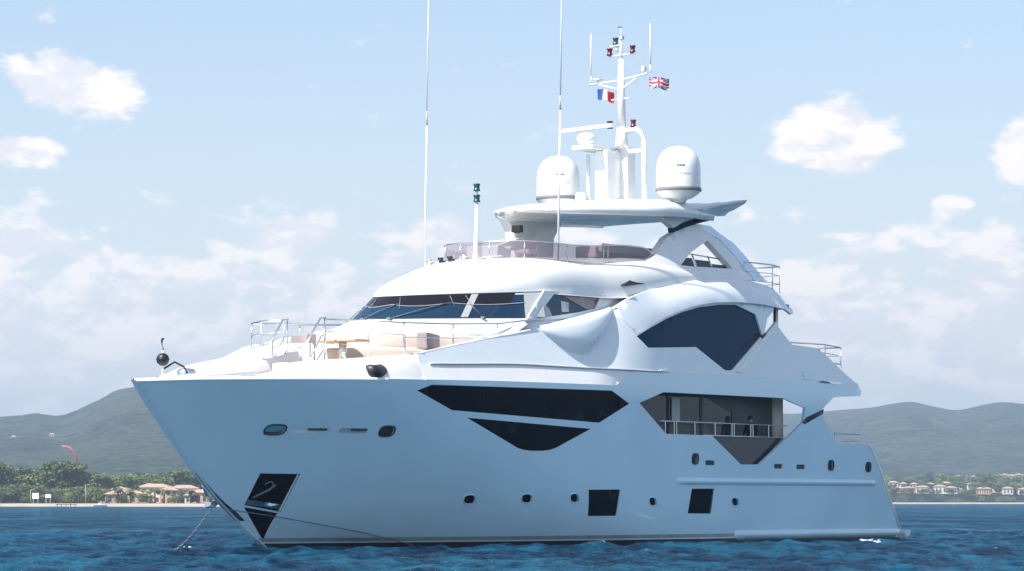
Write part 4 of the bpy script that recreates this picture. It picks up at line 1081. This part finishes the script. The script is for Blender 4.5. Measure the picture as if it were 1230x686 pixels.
M['tiles'] = mat('terracotta_tiles', (.42, .30, .23), .9, noise=.2, nscale=2); M['pane'] = mat('house_window', (.05, .07, .10), .2); M['bark'] = mat('bark', (.12, .08, .055), .9)
def leafmat(name, a, c):
    m = bpy.data.materials.new(name); m.use_nodes = True; T = NT(m.node_tree); p = T.n['Principled BSDF']
    geo = T.add('ShaderNodeNewGeometry'); oi = T.add('ShaderNodeObjectInfo')
    f = T.math('FRACT', T.math('ADD', T.noise(geo.outputs['Position'], .5, 3, .7), T.math('MULTIPLY', geo.outputs['Random Per Island'], .35)))
    col = T.mix(T.smooth(f, .35, .9), (*a, 1), (*c, 1))
    hs = T.add('ShaderNodeHueSaturation'); T.link(col, hs.inputs['Color']); T.link(T.math('MULTIPLY_ADD', oi.outputs['Random'], .5, .75), hs.inputs['Value'])
    T.link(hs.outputs[0], p.inputs['Base Color']); p.inputs['Roughness'].default_value = .8; p.inputs['Specular IOR Level'].default_value = .2
    return m
M['pine'] = leafmat('pine_needles', (.05, .085, .03), (.15, .19, .065)); M['broad'] = leafmat('broad_leaves', (.085, .13, .035), (.24, .27, .09)); M['palmleaf'] = leafmat('palm_fronds', (.06, .08, .03), (.14, .15, .07)); M['tamarisk'] = leafmat('grey_green_leaves', (.05, .065, .05), (.10, .115, .085))
rng = random.Random(11)
def tree_proto(name, H, Wd, leaf, kind, nl):
    o = empty(name)
    b = MB(); tz = H*(.45 if kind == 'pine' else .3)
    b.tube([(0, 0, -.3), (.15, 0, tz*.5), (.1, .1, tz), (0, 0, H*.8)], H*.028, 7, r1=H*.008)
    lobes = []
    for i in range(15 if kind == 'pine' else 15):
        a = rng.uniform(0, 6.28); rr_ = Wd*.5*rng.uniform(.15, .72)
        z = H*(rng.uniform(.42, .88) if kind == 'pine' else rng.uniform(.20, .84))
        if kind != 'pine': rr_ *= 1 - .5*(z/H - .3)
        c = Vector((rr_*math.cos(a), rr_*math.sin(a), z)); lobes.append((c, Wd*rng.uniform(.16, .27), H*rng.uniform(.08, .14) if kind == 'pine' else H*rng.uniform(.10, .17)))
        b.tube([(0, 0, min(tz, z*.7)), tuple(c*.55 + Vector((0, 0, z*.38))), tuple(c)], H*.012, 5, r1=H*.004)
    b.build('trunk', 'bark', o)
    b = MB()
    for i in range(nl):
        c, r, h = rng.choice(lobes); d = Vector((rng.gauss(0, 1), rng.gauss(0, 1), rng.gauss(0, 1))).normalized()*rng.uniform(.55, 1.0)**.5
        p = c + Vector((d.x*r, d.y*r, d.z*h)); s_ = rng.uniform(.22, .5)*H/11
        u = Vector((rng.gauss(0, 1), rng.gauss(0, 1), rng.gauss(0, .6))).normalized(); w = u.cross(Vector((rng.gauss(0, 1), rng.gauss(0, 1), rng.gauss(0, 1)))).normalized()
        b.face([p - u*s_ - w*s_*.5, p + u*s_ - w*s_*.5, p + u*s_*.7 + w*s_*.6, p - u*s_*.6 + w*s_*.5])
    b.build('crown', leaf, o); return o
def palm_proto():
    o = empty('palm_tree'); b = MB(); b.tube([(0, 0, -.3), (.1, 0, 2.5), (.2, 0, 5.2)], .28, 8, r1=.2); b.build('trunk', 'bark', o); b = MB()
    for i in range(26):
        a = i*2.4; e = rng.uniform(-.3, .9); L = rng.uniform(1.8, 2.6); pr0 = None
        pts = [Vector((.2 + math.cos(a)*L*t*math.cos(e*(1-t*.6)), math.sin(a)*L*t*math.cos(e*(1-t*.6)), 5.2 + L*t*math.sin(e) - 1.5*t*t)) for t in (0, .35, .7, 1)]
        sd_ = Vector((-math.sin(a), math.cos(a), 0))
        b.grid([[p_ - sd_*w_ + Vector((0, 0, -.12)), p_, p_ + sd_*w_ + Vector((0, 0, -.12))] for p_, w_ in zip(pts, (.1, .35, .3, .04))], smooth=False)
    b.build('crown', 'palmleaf', o); return o
PR = {'pine': tree_proto('pine_tree', 11, 11, 'pine', 'pine', 2600), 'pineb': tree_proto('pine_tree', 10, 8.5, 'pine', 'pine', 2200), 'broad': tree_proto('broadleaf_tree', 7.5, 8, 'broad', 'b', 1900), 'broadb': tree_proto('broadleaf_tree', 6.5, 9, 'broad', 'b', 1900), 'tam': tree_proto('tamarisk_tree', 7, 6, 'tamarisk', 'b', 1700), 'palm': palm_proto()}
BASEH = {'pine': 11*.95, 'pineb': 10*.95, 'broad': 7.3, 'broadb': 6.3, 'tam': 6.8, 'palm': 6.0}
used = set()
def put_tree(kind, x, y, h, label, group, wide=1.0):
    pr0 = PR[kind]; o = pr0
    if kind in used:
        o = pr0.copy(); COL.objects.link(o)
        for ch_ in list(pr0.children):
            if ch_.name.split('.')[0] in ('trunk', 'crown'):
                c_ = ch_.copy(); COL.objects.link(c_); c_.parent = o
    used.add(kind)
    s_ = h/BASEH[kind]; o.location = (x, y, land_z(x, y) - .1 if y - shore_y(x) > 17 else 1.0); o.scale = (s_*wide, s_*wide, s_); o.rotation_euler = (0, 0, rng.uniform(0, 6.28))
    tag(o, label, 'palm tree' if kind == 'palm' else 'tree', group)
    return o
GL = 'trees along the left shore'
def at(px, d): return (px - 615)/3780*d
names_l = {'pine': 'tall dark umbrella pine', 'pineb': 'dark pine', 'broad': 'green broadleaf tree', 'broadb': 'low spreading green tree', 'tam': 'rounded grey-green tree', 'palm': 'short palm tree'}
LT = [('pine', -22, 1010, 12.5), ('pine', 6, 1015, 11.6), ('pineb', 22, 1030, 11.3), ('broad', 34, 1012, 9.5), ('broad', 46, 1035, 8.6), ('pine', 68, 1005, 12.2), ('pine', 84, 1012, 12.8), ('pineb', 76, 1040, 12.6), ('broad', 100, 1030, 9.4),
      ('broadb', 112, 1040, 8.6), ('pineb', 122, 1030, 9.3), ('broad', 133, 1035, 9.0), ('broadb', 146, 1050, 9.4), ('pineb', 157, 1035, 8.6), ('broad', 168, 1050, 8.9), ('broadb', 182, 1055, 9.3), ('tam', 196, 1060, 9.8), ('broad', 208, 1070, 8.6), ('pineb', 219, 1060, 10.4), ('pine', 232, 1065, 9.8), ('pineb', 247, 1070, 10.0), ('broad', 262, 1060, 9.0),
      ('broadb', 10, 995, 6.0), ('broad', 30, 990, 6.4), ('broadb', 52, 993, 5.6), ('tam', 20, 988, 5.2), ('broadb', 110, 995, 5.2), ('broad', 124, 992, 5.0), ('tam', 139, 998, 5.3), ('broadb', 160, 1000, 4.6), ('broad', 176, 998, 4.4), ('broadb', -8, 990, 6.0), ('tam', 222, 992, 4.2), ('broadb', 256, 995, 4.6), ('broad', 90, 990, 5.4), ('broadb', -45, 1000, 8.0),
      ('palm', 4, 984, 5.2), ('palm', 14, 984, 4.6), ('palm', 96, 984, 5.6), ('palm', 117, 984, 4.9), ('palm', 143, 984, 5.2), ('palm', 187, 984, 5.0), ('palm', 230, 984, 4.8)]
beside = ['left of the white beach signs', 'beside the ochre villas', 'behind the white beach signs', 'at the left edge of the shore']
for n_, (kd, px, d, h) in enumerate(LT):
    where = 'at the shore\'s far left end' if px < 16 else 'near the white beach boards' if px < 64 else 'just right of the beach boards' if px < 106 else 'left of the ochre villas' if px < 150 else 'around the ochre villas' if px < 215 else 'nearest the yacht bow'
    row = 'in the front row' if d < 1001 else 'behind'
    put_tree(kd, at(px, d), d, h, '%s %s %s' % (names_l[kd], row, where), GL, 1.1 if d > 1000 else 1.25)
for kd, px, d, h in [('broadb', 146, 984, 3.2), ('broad', 172, 984, 3.4), ('palm', 198, 984, 4.9), ('broadb', 212, 985, 3.0), ('palm', 158, 984, 4.4), ('tam', 234, 985, 3.4), ('broad', 72, 990, 5.0), ('broadb', 84, 986, 3.6), ('tam', 62, 988, 4.2), ('broadb', 36, 986, 3.6), ('broad', 8, 986, 3.8), ('pine', 58, 1060, 10.5), ('broad', 150, 1075, 9.0), ('pineb', 172, 1080, 9.2), ('broadb', 202, 1085, 8.9), ('broad', 222, 1085, 9.0), ('pineb', 112, 1065, 9.0), ('broad', 92, 1060, 10.0), ('broad', 40, 1060, 10.0), ('broad', 15, 1060, 10.4)]:
    put_tree(kd, at(px, d), d, h, ('small ' if d < 1000 else 'rearmost ') + names_l[kd].replace('tall ', '').replace('short ', '') + (' close to the sand ' if d < 1000 else ' showing above the others ') + ('beside the villas' if px > 130 else 'left of the villas'), GL, 1.3)
GR = 'trees along the right shore'
for n_ in range(58):
    px = 1066 + n_*3.35 + rng.uniform(-2, 2); d = 2010 + rng.choice([10, 40, 70, 130, 200, 320]) ; kd = rng.choice(['pineb', 'broad', 'broadb', 'pine', 'broad', 'tam'])
    h = rng.uniform(5.5, 8.0) if d < 2060 else rng.uniform(8.5, 11.5)
    if px < 1105: h *= .75
    depth = 'front row' if d < 2060 else 'middle row' if d < 2150 else 'back row'
    w_ = 'near the yacht stern' if px < 1110 else 'among the cream villas' if px < 1155 else 'between the villas' if px < 1200 else 'at the right edge'
    put_tree(kd, at(px, d), d, h, '%s in the %s %s, right shore' % (names_l[kd].replace('tall ', ''), depth, w_), GR, 1.2)

for n_ in range(26):
    px = 1070 + n_*6.4 + rng.uniform(-2.5, 2.5); put_tree(rng.choice(['broad', 'broadb', 'tam']), at(px, 1990), 1990, rng.uniform(2.6, 4.4), 'low bushy tree in front of the houses, %s' % ('near the yacht stern' if px < 1110 else 'among the cream villas' if px < 1155 else 'between the villas' if px < 1200 else 'at the right edge'), GR, 1.3)
def house(x, y, w, d, h, wall, label, rz=0.0, hip=True, floors=1, cols=3, group='villas along the shore', flat=False):
    o = empty('villa', (x, y, land_z(x, y) - .3 if y > shore_y(x) + 17 else 1.2), rz); tag(o, label, 'house', group)
    b = MB(); b.box((0, 0, h/2), (w, d, h)); b.build('wall', wall, o)
    b = MB(); e = .5; rh = 1.0 if not flat else .35
    A = [(-w/2 - e, -d/2 - e, h), (w/2 + e, -d/2 - e, h), (w/2 + e, d/2 + e, h), (-w/2 - e, d/2 + e, h)]
    i_ = d*.45 if hip else 0; r0, r1 = (-w/2 - e + i_, 0, h + rh), (w/2 + e - i_, 0, h + rh)
    b.face([A[0], A[1], r1, r0]); b.face([A[2], A[3], r0, r1]); b.face([A[1], A[2], r1]); b.face([A[3], A[0], r0]); b.face(A[::-1]); 
    for a_, c_ in zip(A, A[1:] + A[:1]): b.face([a_, c_, (c_[0], c_[1], c_[2] - .2), (a_[0], a_[1], a_[2] - .2)])
    b.build('roof', 'tiles', o)
    for f in range(floors):
        for k in range(cols):
            b = MB(); b.box(((k + .5)/cols*w - w/2, -d/2 - .03, h*(f + .5)/floors), (w/cols*.42, .08, h/floors*.5)); b.build('window', 'pane', o)
    return o
LH = [(137, 990, 5.0, 3.2, 'villa2', 1, 2, 'small pink house with a tiled roof left of the ochre villas'), (152, 992, 4.2, 3.6, 'villa2', 1, 2, 'low pink house half hidden by palms'), (164, 992, 4.4, 3.4, 'villa0', 1, 2, 'low ochre house between the pink houses and the long villa'),
      (189, 1004, 8.5, 5.4, 'villa1', 2, 4, 'tall cream villa behind the palm on the left shore'), (203, 1000, 5.5, 4.4, 'villa0', 2, 3, 'ochre villa with two storeys right of the tall cream villa'), (222, 1003, 8.5, 5.0, 'villa1', 2, 4, 'wide cream villa with a red roof near the yacht bow'), (240, 1000, 6.0, 3.6, 'villa2', 1, 3, 'low pink villa nearest the yacht bow'), (175, 990, 3.6, 2.8, 'villa2', 1, 2, 'tiny pink beach house between the ochre and cream villas'), (258, 1004, 7.0, 4.5, 'villa0', 2, 3, 'ochre villa just behind the yacht stem')]
LH += [(128, 1012, 4.0, 3.4, 'villa1', 1, 2, 'small cream house leftmost of the villas, half behind trees'), (146, 1015, 4.5, 4.6, 'villa3', 2, 2, 'narrow white house rising behind the pink one'), (180, 1016, 5.0, 5.6, 'villa0', 2, 2, 'narrow ochre house behind the tall cream villa'), (212, 1012, 4.6, 4.0, 'villa3', 1, 2, 'small white house squeezed between the ochre and wide cream villas'), (232, 992, 3.6, 2.8, 'villa1', 1, 2, 'tiny cream beach house in front of the wide cream villa')]
for px, d, w, h, wl, fl, co, lb in LH: house(at(px, d), d, w, 6, h, wl, lb, rng.uniform(-.25, .25), True, fl, co, 'villas along the left shore')
RH = [(1079, 2004, 7, 4.0, 'villa2', 'pink house just beyond the yacht stern'), (1090, 2006, 8, 4.2, 'villa0', 'ochre house second beyond the yacht stern'), (1107, 2004, 10, 5.0, 'villa1', 'wide cream villa beyond the yacht stern'), (1128, 2006, 9, 5.8, 'villa3', 'white villa with a pale roof right of the wide cream one'), (1141, 2004, 8, 5.0, 'villa3', 'white house at the right end of the villa row'),
      (1176, 2012, 6, 4.6, 'villa0', 'ochre house standing alone among trees on the right shore'), (1184, 2010, 6, 4.6, 'villa2', 'pink house beside the lone ochre one on the right shore'), (1209, 2012, 8, 5.0, 'villa1', 'cream house in the trees near the right edge'), (1228, 2012, 7, 4.4, 'villa3', 'white house at the right edge of the picture')]
for px, d, w, h, wl, lb in RH: house(at(px, d), d, w*.8, 6, h*.85, wl, lb, rng.uniform(-.3, .3), True, 1, 3, 'villas along the right shore')
RH2 = [(1072, 2060, 'villa1', 'cream'), (1084, 2050, 'villa3', 'white'), (1097, 2060, 'villa2', 'pink'), (1116, 2055, 'villa0', 'ochre'), (1135, 2060, 'villa1', 'cream'), (1150, 2050, 'villa3', 'white'), (1166, 2055, 'villa1', 'cream'), (1196, 2060, 'villa0', 'ochre'), (1219, 2055, 'villa2', 'pink')]
for px, d, wl, cn in RH2: house(at(px, d), d, rng.uniform(4, 6.5), 5, rng.uniform(5, 6.4), wl, 'tiny %s house in the second row of the right shore' % cn, rng.uniform(-.4, .4), True, 2, 2, 'second row houses on the right shore')
HH = [(1160, 2480), (1168, 2500), (1177, 2490), (1186, 2520), (1199, 2550), (1206, 2560), (1214, 2540), (1222, 2570), (1231, 2560), (1151, 2500)]
for k, (px, d) in enumerate(HH):
    o = house(at(px, d), d, 6, 6, 3.6, 'villa2' if k % 2 else 'villa1', 'small pale house of the hamlet on the lower slope of the right hill', rng.uniform(-.3, .3), True, 1, 2, 'hamlet on the right hillside'); o.location.z = land_z(o.location.x, d) + 3
for px, d, lb in ((60, 3350, 'tiny white house highest on the left hill'), (63, 3000, 'tiny white house midway up the left hill'), (17, 2900, 'tiny pale house low on the left hill near the edge')):
    o = house(at(px, d), d, 4.5, 4, 2.6, 'villa3', lb, 0, True, 1, 2, 'houses on the left hill'); o.location.z = land_z(o.location.x, d)

# beach furniture
def board(px, w, h, label):
    x = at(px, 975); o = empty('notice_board', (x, 975, 1.2)); tag(o, label, 'sign', 'white boards on the beach')
    b = MB(); b.box((0, 0, 2.0), (w, .15, h), bevel=.04); b.build('panel', 'white', o)
    for sx_ in (-.35, .35): b = MB(); b.box((sx_*w, .1, .8), (.15, .12, 2.0)); b.build('post', 'grey', o)
board(44, 2.0, 1.8, 'larger white board on two posts at the beach, the left one'); board(59, 1.8, 1.1, 'smaller white board on two posts at the beach, the right one')
for px, h in ((104, 5.4), (38, 4.0)):
    b = MB(); x = at(px, 972); b.tube([(0, 0, 0), (0, 0, h)], .09, 6, r1=.06); b.tube([(0, 0, h), (.8, 0, h + .15)], .05, 6); b.box((.95, 0, h + .12), (.5, .22, .12), bevel=.03)
    o = b.build('street_lamp', 'grey'); o.location = (x, 972, 1.2); tag(o, 'tall thin street lamp beside the large pine on the beach' if px == 104 else 'short street lamp left of the larger white board', 'street lamp')
b = MB(); b.box((0, 0, .55), (6.2, 1.6, .18))
for k in range(5): b.tube([(-2.7 + k*1.35, -.5, -.8), (-2.7 + k*1.35, -.5, .5)], .10, 6)
o = b.build('jetty', 'dark'); o.location = (at(81, 948), 948, .1); tag(o, 'low dark jetty at the water\'s edge below the large pines', 'jetty')
def boat(px, d, label, m='white'):
    o = empty('moored_boat', (at(px, d), d, 0)); tag(o, label, 'boat', 'small boats near the shore')
    b = MB(); b.grid([[(x, -w_, .5), (x, -w_*.7, -.1), (x, w_*.7, -.1), (x, w_, .5)] for x, w_ in ((-2, .7), (-1, .8), (0, .8), (1, .6), (2, .05))], flip=True); b.box((-.3, 0, .52), (3, 1.2, .08)); b.build('hull', m, o)
    b = MB(); b.box((-.2, 0, .8), (1.0, .8, .5), bevel=.1); b.build('cabin', 'white', o)
boat(122, 940, 'small white motorboat close to the left beach'); boat(-6, 930, 'small white motorboat at the far left')
# kite in the air
b = MB(); rows = []
for i in range(19):
    a = R(-8 + 118*i/18); w_ = .95*math.sin(math.pi*(i + .6)/19.2)**.6; cx_ = 2.5*math.sin(a); cz_ = 2.5*math.cos(a)
    rows.append([(cx_*.98, -w_, cz_*.98), (cx_*1.04, -w_*.5, cz_*1.04), (cx_*1.04, w_*.4, cz_*1.04), (cx_, w_, cz_), (cx_*.99, w_*.4, cz_*.99 ), (cx_*.99, -w_*.5, cz_*.99)])
b.grid(rows, close=True)
M['kite'] = mat('pink_ripstop', (.75, .10, .16), .6)
o = b.build('kite', 'kite'); o.location = (at(77, 820), 820, 11.9); o.scale = (1.4, 1, 1.6); tag(o, 'crescent-shaped pinkish red kite flying in front of the left hill', 'kite')

# foam by the stern and where the chain meets the water
def foam(px, d, n, spread, label):
    b = MB(); x0 = at(px, d); r_ = random.Random(int(px))
    for i in range(n):
        c_ = (x0 + r_.gauss(0, spread), d + r_.gauss(0, spread*1.2), .04 + abs(r_.gauss(0, .05))); s_ = r_.uniform(.015, .05)
        bmesh.ops.create_icosphere(b.bm, subdivisions=1, radius=1, matrix=Matrix.Translation(c_) @ Matrix.Diagonal((s_*1.8, s_*1.5, s_*.7, 1)))
    o = b.build('sea_foam', M['flagwhite']); tag(o, kind='stuff')
foam(1042, 111, 90, .16, ''); foam(222, 98, 5, .08, '')

# ================= haze =================
b = MB(); b.box((0, 4600, 131), (18400, 10200, 268))
hz = bpy.data.materials.new('haze_air'); hz.use_nodes = True; T = NT(hz.node_tree); T.n.clear()
o_ = T.add('ShaderNodeOutputMaterial'); v_ = T.add('ShaderNodeVolumePrincipled'); v_.inputs['Color'].default_value = (.60, .78, .98, 1); v_.inputs['Density'].default_value = 1.8e-4; v_.inputs['Anisotropy'].default_value = 0.2
T.link(v_.outputs[0], o_.inputs['Volume'])
o = b.build('haze', hz); tag(o, kind='stuff')
